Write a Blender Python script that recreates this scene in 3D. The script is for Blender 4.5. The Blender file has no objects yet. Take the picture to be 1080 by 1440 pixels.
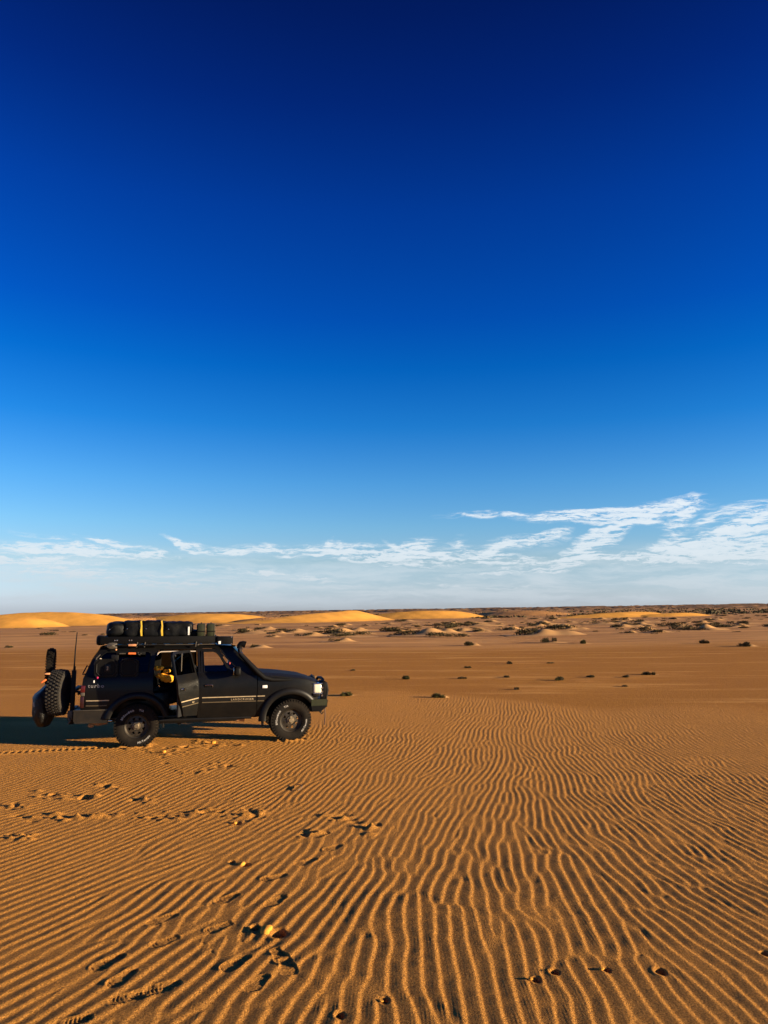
import bpy, bmesh, math, random
import numpy as np
from mathutils import Vector, Matrix, noise as mnoise
R = math.radians
rng = np.random.default_rng(7)
random.seed(7)
scn = bpy.context.scene
col = scn.collection

# ------------------------------------------------------------------ camera
CAM_H = 2.5
F_PX = 1040.0                       # focal length for a 1080 x 1440 picture
PITCH = math.atan((858 - 720) / F_PX)
cam_d = bpy.data.cameras.new('camera')
cam = bpy.data.objects.new('camera', cam_d)
col.objects.link(cam)
cam.location = (0, 0, CAM_H)
cam.rotation_euler = (math.pi / 2 + PITCH, 0, 0)
cam_d.sensor_fit = 'VERTICAL'
cam_d.sensor_height = 36.0
cam_d.lens = 36.0 * F_PX / 1440
cam_d.clip_start = 0.05
cam_d.clip_end = 20000
scn.camera = cam

# ------------------------------------------------------------------ light
SUN_EL, SUN_AZ = R(9.0), R(-12.0)   # azimuth measured from +X, negative = towards the camera
sd = bpy.data.lights.new('sun', 'SUN')
sun = bpy.data.objects.new('sun', sd)
col.objects.link(sun)
to_sun = Vector((math.cos(SUN_EL) * math.cos(SUN_AZ), math.cos(SUN_EL) * math.sin(SUN_AZ), math.sin(SUN_EL)))
sun.rotation_euler = to_sun.to_track_quat('Z', 'Y').to_euler()
sd.energy = 5.0
sd.angle = R(0.5)
sd.color = (1.0, 0.78, 0.50)

scn.view_settings.view_transform = 'Standard'
scn.view_settings.look = 'None'
scn.view_settings.exposure = 1.28
scn.view_settings.gamma = 1
scn.view_settings.use_curve_mapping = False

world = bpy.data.worlds.new('World')
scn.world = world
world.use_nodes = True


class NT:
    """small helper to write node graphs"""
    def __init__(s, tree):
        s.t = tree
        s.n = tree.nodes
        s.l = tree.links

    def node(s, kind, **kw):
        nd = s.n.new(kind)
        for k, v in kw.items():
            if k.startswith('i_'):
                nd.inputs[k[2:].replace('_', ' ')].default_value = v
            else:
                setattr(nd, k, v)
        return nd

    def put(s, v, sock):
        if isinstance(v, (int, float)):
            sock.default_value = v
        elif isinstance(v, (tuple, list)):
            sock.default_value = v
        else:
            s.l.new(v, sock)

    def math(s, op, a, b=None, c=None, clamp=False):
        nd = s.n.new('ShaderNodeMath')
        nd.operation = op
        nd.use_clamp = clamp
        s.put(a, nd.inputs[0])
        if b is not None:
            s.put(b, nd.inputs[1])
        if c is not None:
            s.put(c, nd.inputs[2])
        return nd.outputs[0]

    def vmath(s, op, a, b=None):
        nd = s.n.new('ShaderNodeVectorMath')
        nd.operation = op
        s.put(a, nd.inputs[0])
        if b is not None:
            s.put(b, nd.inputs[1])
        return nd.outputs[0]

    def mix(s, fac, a, b, blend='MIX'):
        nd = s.n.new('ShaderNodeMix')
        nd.data_type = 'RGBA'
        nd.blend_type = blend
        s.put(fac, nd.inputs[0])
        s.put(a, nd.inputs[6])
        s.put(b, nd.inputs[7])
        return nd.outputs[2]

    def noise(s, vec, scale, detail=4, rough=0.55, dist=0.0):
        nd = s.n.new('ShaderNodeTexNoise')
        if vec is not None:
            s.l.new(vec, nd.inputs['Vector'])
        nd.inputs['Scale'].default_value = scale
        nd.inputs['Detail'].default_value = detail
        nd.inputs['Roughness'].default_value = rough
        nd.inputs['Distortion'].default_value = dist
        return nd.outputs['Fac']

    def ramp(s, fac, stops, interp='LINEAR'):
        nd = s.n.new('ShaderNodeValToRGB')
        cr = nd.color_ramp
        cr.interpolation = interp
        while len(cr.elements) < len(stops):
            cr.elements.new(0.5)
        for e, (p, c) in zip(cr.elements, stops):
            e.position = p
            e.color = (c[0], c[1], c[2], 1) if not isinstance(c, (int, float)) else (c, c, c, 1)
        s.put(fac, nd.inputs[0])
        return nd.outputs[0]

    def maprange(s, v, a, b, c=0.0, d=1.0, smooth=True):
        nd = s.n.new('ShaderNodeMapRange')
        nd.interpolation_type = 'SMOOTHSTEP' if smooth else 'LINEAR'
        s.put(v, nd.inputs[0])
        for i, x in enumerate((a, b, c, d)):
            nd.inputs[i + 1].default_value = x
        return nd.outputs[0]


def srgb(r, g, b):
    f = lambda c: (c / 255 / 12.92) if c / 255 <= 0.04045 else ((c / 255 + 0.055) / 1.055) ** 2.4
    return (f(r), f(g), f(b))


SKY_TINT = [(0.0, (0.373, 0.4808, 1.0)), (0.089, (0.373, 0.4808, 1.0)), (0.203, (0.3123, 0.3775, 0.5557)), (0.268, (0.2209, 0.3735, 0.5612)), (0.329, (0.1264, 0.3301, 0.5643)), (0.396, (0.0287, 0.2476, 0.543)), (0.453, (0.0037, 0.1844, 0.5032)), (0.496, (0.0018, 0.1338, 0.4762)), (0.573, (0.0023, 0.0903, 0.3955)), (0.635, (0.0027, 0.0493, 0.2674)), (0.682, (0.0031, 0.0316, 0.1833))]
SKY_GAIN = 1.7256


def build_world():
    w = NT(world.node_tree)
    bg = world.node_tree.nodes['Background']
    sky = w.node('ShaderNodeTexSky', sky_type='NISHITA', sun_disc=False, sun_elevation=SUN_EL,
                 sun_rotation=math.pi / 2 - SUN_AZ, altitude=300, air_density=1.0, dust_density=0.6, ozone_density=2.0)
    tc = w.node('ShaderNodeTexCoord')
    sep = w.node('ShaderNodeSeparateXYZ')
    w.l.new(tc.outputs['Generated'], sep.inputs[0])
    x, y, z = sep.outputs
    el = w.math('ARCSINE', z)
    az = w.math('ARCTAN2', x, y)                      # 0 = view direction, + = right
    eld = w.math('MULTIPLY', el, 180 / math.pi)
    azd = w.math('MULTIPLY', az, 180 / math.pi)
    t = w.math('DIVIDE', eld, 90.0, clamp=True)
    tint = w.ramp(w.math('POWER', t, 0.5), SKY_TINT)
    skyc = w.mix(1.0, sky.outputs[0], tint, 'MULTIPLY')
    gain = w.vmath('MULTIPLY', skyc, (SKY_GAIN,) * 3)
    # ---- cirrus: streaks of ice cloud low over the horizon
    cmb = w.node('ShaderNodeCombineXYZ')
    w.put(azd, cmb.inputs[0])
    w.put(eld, cmb.inputs[1])
    p = cmb.outputs[0]
    def nv(scale, sx, sy, amp, off):
        mp = w.node('ShaderNodeMapping')
        mp.inputs['Scale'].default_value = (sx, sy, 1)
        mp.inputs['Location'].default_value = (off, off * 0.7, off)
        w.l.new(p, mp.inputs[0])
        nd = w.node('ShaderNodeTexNoise')
        nd.inputs['Scale'].default_value = scale
        nd.inputs['Detail'].default_value = 5
        w.l.new(mp.outputs[0], nd.inputs[0])
        v = w.vmath('SUBTRACT', nd.outputs['Color'], (0.5, 0.5, 0.5))
        return w.vmath('MULTIPLY', v, amp)
    warp = w.vmath('ADD', nv(0.22, 1, 2.4, (2.6, 0.8, 0), 3.1), nv(0.9, 1, 2.0, (0.9, 0.40, 0), 9.4))
    pw = w.vmath('ADD', p, warp)
    def streak(a, e, la, le, rot, s):
        mp = w.node('ShaderNodeMapping')
        mp.vector_type = 'TEXTURE'
        mp.inputs['Location'].default_value = (a, e, 0)
        mp.inputs['Rotation'].default_value = (0, 0, R(rot))
        mp.inputs['Scale'].default_value = (la, le, 1)
        w.l.new(pw, mp.inputs[0])
        g = w.node('ShaderNodeTexGradient', gradient_type='SPHERICAL')
        w.l.new(mp.outputs[0], g.inputs[0])
        return w.math('MULTIPLY', g.outputs['Fac'], s)
    acc = None
    for st in STREAKS:
        v = streak(*st)
        acc = v if acc is None else w.math('ADD', acc, v)
    def fib(scale, sx, sy, rot, detail, off=0.0, rough=.62):
        mp = w.node('ShaderNodeMapping')
        mp.inputs['Rotation'].default_value = (0, 0, R(rot))
        mp.inputs['Scale'].default_value = (sx, sy, 1)
        mp.inputs['Location'].default_value = (off, off, 0)
        w.l.new(pw, mp.inputs[0])
        return w.noise(mp.outputs[0], scale, detail, rough, 0.3)
    f1 = fib(1.2, 0.28, 2.6, 9, 8, 0.0, .68)
    f2 = fib(2.4, 0.45, 1.9, -24, 8, 4.0, .68)
    tex = w.math('ADD', w.math('MULTIPLY', f1, 1.0), w.math('MULTIPLY', f2, 0.6))
    dens = w.math('MULTIPLY', acc, w.maprange(tex, 0.60, 1.08, 0.0, 2.3))
    cl = w.math('MULTIPLY', w.maprange(dens, 0.0, 1.05), w.maprange(tex, 0.5, 1.0, 0.72, 1.0))
    # thin veil of haze cloud under the streaks
    veil = w.math('MULTIPLY', w.maprange(eld, 1.0, 5.6, 1.0, 0.0), w.maprange(fib(0.5, 0.3, 2.4, 3, 6, 8.0), 0.36, 0.66, 0.0, 0.85))
    veil = w.math('MULTIPLY', veil, w.maprange(eld, 0.0, 1.2, 0.5, 1.0))
    tot = w.math('MAXIMUM', cl, veil, clamp=True)
    tot = w.math('MULTIPLY', tot, w.maprange(eld, -0.2, 0.3))
    ccol = w.ramp(w.math('DIVIDE', eld, 9.0, clamp=True), [(0, CLOUD_LOW), (0.45, CLOUD_MID), (1, CLOUD_HIGH)])
    out = w.mix(w.math('MULTIPLY', tot, 0.92), gain, ccol)
    w.l.new(out, bg.inputs[0])
    bg.inputs[1].default_value = 0.1


CG = 4.6 * 0.92
CLOUD_LOW = (0.50 * CG, 0.57 * CG, 0.63 * CG)
CLOUD_MID = (0.74 * CG, 0.82 * CG, 0.88 * CG)
CLOUD_HIGH = (0.86 * CG, 0.92 * CG, 0.97 * CG)
def _px(u, v):
    return math.degrees(math.atan((u - 540) / F_PX)), math.degrees(math.atan((858 - v) / F_PX)) * 0.985
STREAKS = []
for (u, v, lu, lv, rot, s) in [
        (120, 780, 120, 8, -2, 1.9), (40, 795, 110, 7, -1, 1.8), (75, 765, 60, 4, -6, .5), (190, 775, 60, 5, -12, .55), (165, 770, 40, 4, -14, .5),
        (290, 774, 50, 7, -9, 1.1), (410, 776, 90, 9, -2, 1.1), (385, 770, 22, 6, -20, .8), (330, 805, 130, 9, 0, .6), (540, 782, 110, 14, -6, 1.7),
        (590, 765, 35, 10, 8, 1.0), (476, 767, 12, 9, 40, .7), (648, 762, 14, 9, 40, .6), (690, 785, 110, 13, -8, 1.1),
        (675, 723, 60, 5, 2, .8), (722, 724, 16, 6, 0, .6), (830, 728, 100, 10, 0, 1.7), (885, 730, 30, 11, -6, 1.2), (745, 762, 60, 9, 4, 1.3),
        (830, 772, 72, 16, 34, 1.7), (850, 752, 40, 9, 20, .9), (870, 790, 120, 8, -2, .7), (950, 722, 60, 10, 3, 1.2), (985, 713, 20, 7, 0, .9),
        (955, 745, 32, 13, 50, 1.2), (985, 776, 105, 15, 8, 1.5), (1050, 752, 60, 14, 16, 1.4), (1060, 728, 36, 10, 12, 1.2), (1040, 785, 110, 16, -3, 1.2),
        (1000, 740, 30, 8, 25, .9), (640, 825, 100, 6, -2, .6), (250, 822, 130, 10, -4, .8), (380, 829, 70, 8, 2, .6), (90, 815, 120, 10, 2, .5), (770, 826, 120, 7, 0, .5),
        (255, 768, 34, 4, -22, 1.2), (330, 778, 30, 4, -12, 1.0), (455, 770, 18, 5, 55, .9), (560, 772, 26, 5, -30, .9), (605, 778, 40, 6, -16, 1.1), (700, 772, 26, 5, 30, .9), (780, 752, 30, 6, 12, 1.2), (915, 738, 26, 6, -20, 1.2), (950, 790, 60, 7, -4, 1.0),
        (1010, 762, 34, 6, 35, 1.2), (1065, 742, 26, 5, 40, 1.1), (145, 768, 40, 3, -14, 1.1), (60, 808, 80, 6, 0, .9), (440, 812, 90, 6, -3, .9), (700, 806, 100, 6, 2, .9),
        (1180, 770, 130, 22, 8, 1.2), (1320, 740, 150, 20, 5, 1.0), (-120, 785, 130, 10, 2, .9), (-300, 770, 150, 12, -3, .9)]:
    a, e = _px(u, v)
    k = 180 / math.pi / F_PX
    STREAKS.append((a, e, lu * k * 1.15, lv * k * 1.35, rot, s * .92))
build_world()


# ------------------------------------------------------------------ shared helpers
def tag(o, label=None, cat=None, group=None, kind=None):
    if label: o['label'] = label
    if cat: o['category'] = cat
    if group: o['group'] = group
    if kind: o['kind'] = kind
    return o


def empty(name, loc=(0, 0, 0), rz=0.0, parent=None):
    o = bpy.data.objects.new(name, None)
    o.empty_display_size = 0.2
    o.location = loc
    o.rotation_euler = (0, 0, rz)
    col.objects.link(o)
    o.parent = parent
    return o


def mat(name, color, rough=0.6, metal=0.0, spec=0.5, grain=None, bump=None, coat=0.0, dust=None):
    """principled material with noise grain; dust=(amount, colour) lays pale desert dust in patches"""
    m = bpy.data.materials.new(name)
    m.use_nodes = True
    w = NT(m.node_tree)
    b = m.node_tree.nodes['Principled BSDF']
    b.inputs['Roughness'].default_value = rough
    b.inputs['Metallic'].default_value = metal
    b.inputs['Specular IOR Level'].default_value = spec
    b.inputs['Coat Weight'].default_value = coat
    b.inputs['Coat Roughness'].default_value = 0.08
    tc = w.node('ShaderNodeTexCoord')
    P = tc.outputs['Object']
    g = grain or (14.0, 0.18)
    n = w.noise(P, g[0], 6, 0.65)
    lo = tuple(c * (1 - g[1]) for c in color[:3])
    hi = tuple(min(1, c * (1 + g[1])) for c in color[:3])
    c = w.ramp(n, [(0.3, lo), (0.7, hi)])
    if dust:
        n2 = w.noise(P, 3.2, 8, 0.7)
        n3 = w.noise(P, 60.0, 3, 0.6)
        d = w.math('MULTIPLY', w.maprange(w.math('ADD', w.math('MULTIPLY', n2, .75), w.math('MULTIPLY', n3, .25)), 0.35, 0.75), dust[0])
        c = w.mix(d, c, tuple(dust[1]) + (1,))
        w.l.new(w.math('ADD', w.math('MULTIPLY', d, 0.9), rough, clamp=True), b.inputs['Roughness'])
    w.l.new(c, b.inputs['Base Color'])
    if bump:
        bp = w.node('ShaderNodeBump')
        bp.inputs['Strength'].default_value = bump[1]
        bp.inputs['Distance'].default_value = bump[2]
        w.l.new(w.noise(P, bump[0], 4, 0.6), bp.inputs['Height'])
        w.l.new(bp.outputs[0], b.inputs['Normal'])
    return m


DUST = (0.30, 0.20, 0.11)
M = {}
M['paint'] = mat('black_paint', (0.0045, 0.0046, 0.0045), 0.34, 0, 0.16, coat=0.05, dust=(0.015, DUST))
M['paint_dull'] = mat('dulled_bonnet_paint', (0.008, 0.008, 0.008), 0.6, 0, 0.10, dust=(0.035, DUST))
M['flare'] = mat('flare_plastic', (0.006, 0.006, 0.006), 0.42, spec=.2, dust=(0.018, DUST))
M['black'] = mat('black_plastic', (0.004, 0.004, 0.004), 0.55, spec=.12, dust=(0.006, DUST))
M['steel'] = mat('black_steel', (0.007, 0.007, 0.007), 0.45, 0.0, .2, dust=(0.02, DUST))
M['grime'] = mat('dusty_bumper', (0.009, 0.008, 0.007), 0.6, spec=.2, dust=(0.06, DUST))
M['tyre'] = mat('tyre_rubber', (0.007, 0.006, 0.005), 0.8, spec=.12, dust=(0.045, DUST), bump=(40, 0.4, 0.004))
M['rim'] = mat('dusty_rim', (0.03, 0.027, 0.022), 0.45, 0.6, dust=(0.16, DUST))
M['hub'] = mat('hub_metal', (0.22, 0.18, 0.12), 0.4, 0.8, dust=(0.3, DUST))
M['chrome'] = mat('bright_metal', (0.55, 0.55, 0.53), 0.22, 1.0)
M['rubber'] = mat('interior_black', (0.006, 0.006, 0.006), 0.9, spec=0.1)
M['seat'] = mat('seat_cloth', (0.02, 0.02, 0.021), 0.95, spec=0.1)
M['bag'] = mat('bag_fabric', (0.004, 0.0045, 0.005), 0.6, spec=0.15, bump=(9, 0.5, 0.02))
M['strap'] = mat('strap_yellow', (0.62, 0.40, 0.03), 0.8)
M['yellow'] = mat('yellow_cloth', (0.80, 0.40, 0.02), 0.85, bump=(16, 0.6, 0.02))
M['olive'] = mat('olive_can', (0.020, 0.024, 0.009), 0.5, spec=.3, dust=(0.04, DUST))
M['white'] = mat('white_paint', (0.75, 0.73, 0.70), 0.5)
M['letter'] = mat('letter_rubber', (0.36, 0.34, 0.31), 0.7)
M['gold'] = mat('stripe_gold', (0.46, 0.36, 0.22), 0.4, 0.3)
M['gold_dim'] = mat('stripe_dim', (0.10, 0.075, 0.04), 0.5, 0.2)
M['badge'] = mat('badge_grey', (0.20, 0.19, 0.18), 0.5, 0.2)
M['orange'] = mat('orange_grip', (0.75, 0.16, 0.03), 0.6)
M['tan'] = mat('wood_grip', (0.55, 0.25, 0.11), 0.6)
M['red'] = mat('red_lens', (0.07, 0.006, 0.006), 0.3)
M['darkred'] = mat('dark_red_lens', (0.022, 0.003, 0.003), 0.35)
M['grey'] = mat('shovel_steel', (0.06, 0.055, 0.045), 0.5, 0.3, dust=(0.2, DUST))
M['pink'] = mat('red_cloth', (0.75, 0.10, 0.10), 0.8)
M['magenta'] = mat('magenta_cap', (0.55, 0.02, 0.12), 0.6)
M['rust'] = mat('tan_metal', (0.42, 0.22, 0.10), 0.6, 0.2)
M['liner'] = mat('pale_trim', (0.5, 0.42, 0.33), 0.7)
M['trash'] = mat('bin_bag', (0.006, 0.006, 0.006), 0.5, spec=0.25, bump=(7, 0.9, 0.05), dust=(0.02, DUST))
M['stone'] = mat('orange_stone', (0.66, 0.30, 0.045), 0.95, spec=0.1, grain=(30, 0.2), bump=(50, 0.7, 0.01))
M['bark'] = mat('dry_stem', (0.14, 0.09, 0.05), 0.9)
M['fabric_pile'] = mat('dusty_tread', (0.012, 0.011, 0.009), 0.9, dust=(0.10, DUST), bump=(60, 0.6, 0.01))


def leaf_mat(name, c1, c2):
    m = bpy.data.materials.new(name)
    m.use_nodes = True
    w = NT(m.node_tree)
    b = m.node_tree.nodes['Principled BSDF']
    tc = w.node('ShaderNodeTexCoord')
    n = w.noise(tc.outputs['Object'], 9.0, 3)
    c = w.ramp(n, [(0.35, c1), (0.65, c2)])
    w.l.new(c, b.inputs['Base Color'])
    b.inputs['Roughness'].default_value = 0.8
    b.inputs['Specular IOR Level'].default_value = 0.2
    return m


M['leaf'] = leaf_mat('desert_leaf', (0.030, 0.024, 0.009), (0.075, 0.058, 0.020))
M['leaf_dry'] = leaf_mat('dry_leaf', (0.07, 0.05, 0.02), (0.16, 0.11, 0.04))
M['leaf_green'] = leaf_mat('green_leaf', (0.045, 0.045, 0.012), (0.10, 0.09, 0.026))


def glass(name, tint, refl=1.0):
    m = bpy.data.materials.new(name)
    m.use_nodes = True
    w = NT(m.node_tree)
    out = m.node_tree.nodes['Material Output']
    m.node_tree.nodes.remove(m.node_tree.nodes['Principled BSDF'])
    tr = w.node('ShaderNodeBsdfTransparent')
    tr.inputs[0].default_value = (*tint, 1)
    gl = w.node('ShaderNodeBsdfGlossy')
    gl.inputs['Roughness'].default_value = 0.03
    gl.inputs['Color'].default_value = (refl, refl, refl, 1)
    fr = w.node('ShaderNodeFresnel')
    fr.inputs[0].default_value = 1.5
    mx = w.node('ShaderNodeMixShader')
    w.l.new(fr.outputs[0], mx.inputs[0])
    w.l.new(tr.outputs[0], mx.inputs[1])
    w.l.new(gl.outputs[0], mx.inputs[2])
    w.l.new(mx.outputs[0], out.inputs[0])
    return m


M['glass'] = glass('clear_glass', (0.93, 0.93, 0.92), .6)
M['tint'] = glass('tinted_glass', (0.04, 0.043, 0.045), .35)
M['lamp'] = mat('lamp_lens', (0.72, 0.70, 0.55), 0.12, 0.0, 0.6, coat=1.0, grain=(30, 0.05))


class MB:
    """collects shapes and links them as one mesh object"""
    def __init__(s):
        s.bm = bmesh.new()

    def _take(s, tmp, fn):
        mp = {}
        for v in tmp.verts:
            mp[v.index] = s.bm.verts.new(fn(v.co))
        for f in tmp.faces:
            s.bm.faces.new([mp[v.index] for v in f.verts])
        tmp.free()

    def box(s, c, d, rot=None, bevel=0.0):
        t = bmesh.new()
        bmesh.ops.create_cube(t, size=1)
        for v in t.verts:
            v.co = Vector((v.co.x * d[0], v.co.y * d[1], v.co.z * d[2]))
        if bevel > 0:
            bmesh.ops.bevel(t, geom=t.edges[:], offset=bevel, segments=2, affect='EDGES', profile=0.5)
        t.verts.index_update()
        mt = Matrix.Translation(c)
        if rot is not None:
            mt = mt @ rot
        s._take(t, lambda co: mt @ co)

    def tube(s, pts, r, seg=10, cap=True, flat=1.0):
        pts = [Vector(p) for p in pts]
        rs = r if isinstance(r, (list, tuple)) else [r] * len(pts)
        rings = []
        up = None
        for i, p in enumerate(pts):
            d = (pts[min(i + 1, len(pts) - 1)] - pts[max(i - 1, 0)]).normalized()
            if up is None:
                up = d.orthogonal().normalized()
            up = (up - d * up.dot(d))
            up = up.normalized() if up.length > 1e-5 else d.orthogonal().normalized()
            sd_ = d.cross(up)
            rings.append([s.bm.verts.new(p + (up * math.cos(a) + sd_ * math.sin(a) * flat) * rs[i])
                          for a in [2 * math.pi * k / seg for k in range(seg)]])
        for a, b in zip(rings, rings[1:]):
            for k in range(seg):
                s.bm.faces.new((a[k], a[(k + 1) % seg], b[(k + 1) % seg], b[k]))
        if cap:
            s.bm.faces.new(rings[0][::-1])
            s.bm.faces.new(rings[-1])

    def lathe(s, prof, c=(0, 0, 0), seg=48, axis='Y', closed=False):
        """prof: (radius, along) pairs turned round the axis through c"""
        rings = []
        for rr, h in prof:
            ring = []
            for k in range(seg):
                a = 2 * math.pi * k / seg
                if axis == 'Y':
                    co = (c[0] + rr * math.cos(a), c[1] + h, c[2] + rr * math.sin(a))
                elif axis == 'X':
                    co = (c[0] + h, c[1] + rr * math.cos(a), c[2] + rr * math.sin(a))
                else:
                    co = (c[0] + rr * math.cos(a), c[1] + rr * math.sin(a), c[2] + h)
                ring.append(s.bm.verts.new(co))
            rings.append(ring)
        pr = list(zip(rings, rings[1:]))
        if closed:
            pr.append((rings[-1], rings[0]))
        for a, b in pr:
            for k in range(seg):
                s.bm.faces.new((a[k], a[(k + 1) % seg], b[(k + 1) % seg], b[k]))
        return rings

    def prism(s, poly, y0, y1):
        """polygon in (x, z) pushed from y0 to y1"""
        a = [s.bm.verts.new((x, y0, z)) for x, z in poly]
        b = [s.bm.verts.new((x, y1, z)) for x, z in poly]
        n = len(poly)
        s.bm.faces.new(a)
        s.bm.faces.new(b[::-1])
        for i in range(n):
            s.bm.faces.new((a[i], b[i], b[(i + 1) % n], a[(i + 1) % n]))

    def soft(s, c, d, n=10, e=5.0, amp=0.012, seed=0.0, freq=4.0):
        """a stuffed, slightly lumpy box: superellipsoid of exponent e"""
        t = bmesh.new()
        bmesh.ops.create_cube(t, size=2)
        bmesh.ops.subdivide_edges(t, edges=t.edges[:], cuts=n, use_grid_fill=True)
        t.verts.index_update()
        def fn(co):
            k = (abs(co.x) ** e + abs(co.y) ** e + abs(co.z) ** e) ** (1 / e)
            q = co / k
            w = Vector((q.x * d[0] / 2, q.y * d[1] / 2, q.z * d[2] / 2))
            nn = mnoise.noise(w * freq + Vector((seed, seed, 0)))
            return Vector(c) + w + q.normalized() * nn * amp
        s._take(t, fn)

    def build(s, name, m, parent=None, smooth=True, angle=35, loc=None, rz=None):
        bmesh.ops.recalc_face_normals(s.bm, faces=s.bm.faces)
        me = bpy.data.meshes.new(name)
        s.bm.to_mesh(me)
        s.bm.free()
        me.materials.append(m)
        if smooth:
            me.polygons.foreach_set('use_smooth', [True] * len(me.polygons))
            me.set_sharp_from_angle(angle=R(angle))
        o = bpy.data.objects.new(name, me)
        col.objects.link(o)
        o.parent = parent
        if loc is not None: o.location = loc
        if rz is not None: o.rotation_euler = (0, 0, rz)
        return o


def copy_tree(o, parent=None):
    c = o.copy()
    col.objects.link(c)
    c.parent = parent
    for ch in list(o.children):
        copy_tree(ch, c)
    return c


def text_mesh(body, size, extrude=0.002, align='LEFT', spacing=1.0, bold=0.0):
    cu = bpy.data.curves.new('lettering', 'FONT')
    cu.body = body
    cu.size = size
    cu.extrude = extrude
    cu.offset = bold
    cu.align_x = align
    cu.space_character = spacing
    cu.resolution_u = 2
    o = bpy.data.objects.new('lettering', cu)
    col.objects.link(o)
    bpy.context.view_layer.update()
    me = bpy.data.meshes.new_from_object(o.evaluated_get(bpy.context.evaluated_depsgraph_get()))
    bpy.data.objects.remove(o)
    return me


def text_obj(name, me, m, parent, fn):
    for v in me.vertices:
        v.co = fn(v.co.x, v.co.y, v.co.z)
    me.materials.clear()
    me.materials.append(m)
    o = bpy.data.objects.new(name, me)
    col.objects.link(o)
    o.parent = parent
    return o


# ------------------------------------------------------------------ terrain
def sstep(a, b, x):
    t = np.clip((x - a) / (b - a), 0, 1)
    return t * t * (3 - 2 * t)


def tilt(X, Y):
    """the far plain climbs slightly from left to right"""
    r = np.hypot(X, Y)
    return 0.0155 * X * sstep(24, 70, r)


def ray(u, v):
    x = (u - 540) / F_PX
    y = -(v - 720) / F_PX
    return np.array([x, math.cos(PITCH) - y * math.sin(PITCH), math.sin(PITCH) + y * math.cos(PITCH)])


def spot(u, v):
    """ground point seen in direction (u, v) of the survey picture"""
    d = ray(u, v)
    t = np.geomspace(2, 6000, 4000)
    h = CAM_H + d[2] * t - tilt(d[0] * t, d[1] * t)
    k = np.where(h < 0)[0]
    if not len(k):
        k = [len(t) - 1]
    lo, hi = t[max(0, k[0] - 1)], t[k[0]]
    for _ in range(30):
        m = (lo + hi) / 2
        if CAM_H + d[2] * m - float(tilt(d[0] * m, d[1] * m)) < 0: hi = m
        else: lo = m
    return d[0] * lo, d[1] * lo, float(tilt(d[0] * lo, d[1] * lo))


def spot2(u, dv):
    """ground point dv rows below the far horizon, in column u"""
    return spot(u, 858 - 0.0155 * (u - 540) + dv)


GX0, GX1, GY0, GY1, GD = -15.0, 15.0, 2.5, 28.0, 0.024
nx, ny = int((GX1 - GX0) / GD), int((GY1 - GY0) / GD)


def smooth_noise(n0, n1, cells, seed):
    """value noise on a grid through low-pass in Fourier space"""
    r_ = np.random.default_rng(seed)
    wn = np.fft.fft2(r_.standard_normal((n0, n1)))
    fy = np.fft.fftfreq(n0, GD)[:, None]
    fx = np.fft.fftfreq(n1, GD)[None, :]
    k2 = (fy ** 2 + fx ** 2) * cells ** 2
    f = np.real(np.fft.ifft2(wn * np.exp(-k2 * 2)))
    return f / f.std()


def ripple_phasor():
    """narrow-band oriented noise: ripples that bend, fork and end"""
    wn = np.fft.fft2(np.random.default_rng(11).standard_normal((ny, nx)))
    fy = np.fft.fftfreq(ny, GD)[:, None]
    fx = np.fft.fftfreq(nx, GD)[None, :]
    Xg = GX0 + np.arange(nx)[None, :] * GD
    Yg = GY0 + np.arange(ny)[:, None] * GD
    s_ = sstep(7.5, 13, Yg + 0 * Xg)
    ra = Xg / np.maximum(Yg, 2.5)
    th = 10 - 33 * ra * (1 - np.where(ra < 0, .85, .40) * s_) + 3 * s_ + 3.5 * smooth_noise(ny, nx, 2.2, 5) + 3.2 * smooth_noise(ny, nx, 0.45, 6)
    th = np.clip(th, -15, 27)
    acc = np.zeros((ny, nx), complex)
    lw = sstep(6.0, 12.0, Yg + 0 * Xg)
    angs = np.arange(-20, 33, 4.0)
    for a in angs:
        # crest direction (sin a, cos a); wave vector (cos a, -sin a)
      for li, lam in enumerate((0.118, 0.094)):
        k0 = 1 / lam
        kx, ky = math.cos(R(a)), -math.sin(R(a))
        kp = fx * kx + fy * ky
        kt = -fx * ky + fy * kx
        G = np.exp(-((kp - k0) / (0.085 * k0)) ** 2 / 2 - (kt / (0.072 * k0)) ** 2 / 2)
        A = np.fft.ifft2(wn * G)
        wgt = np.clip(1 - np.abs(th - a) / 4.0, 0, 1)
        acc += A * wgt / A.std() * (1 - lw if li == 0 else lw)
    acc /= np.sqrt((np.abs(acc) ** 2).mean())
    return acc


PH = ripple_phasor()
LN1 = smooth_noise(ny, nx, 0.9, 21)
LN2 = smooth_noise(ny, nx, 0.10, 22)
LN3 = smooth_noise(ny, nx, 3.5, 23)


def samp(G, X, Y):
    gx = np.clip((X - GX0) / GD, 0, nx - 1.001)
    gy = np.clip((Y - GY0) / GD, 0, ny - 1.001)
    ix, iy = gx.astype(int), gy.astype(int)
    tx, ty = gx - ix, gy - iy
    ix1, iy1 = np.minimum(ix + 1, nx - 1), np.minimum(iy + 1, ny - 1)
    return (G[iy, ix] * (1 - tx) * (1 - ty) + G[iy, ix1] * tx * (1 - ty) + G[iy1, ix] * (1 - tx) * ty + G[iy1, ix1] * tx * ty)


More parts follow.
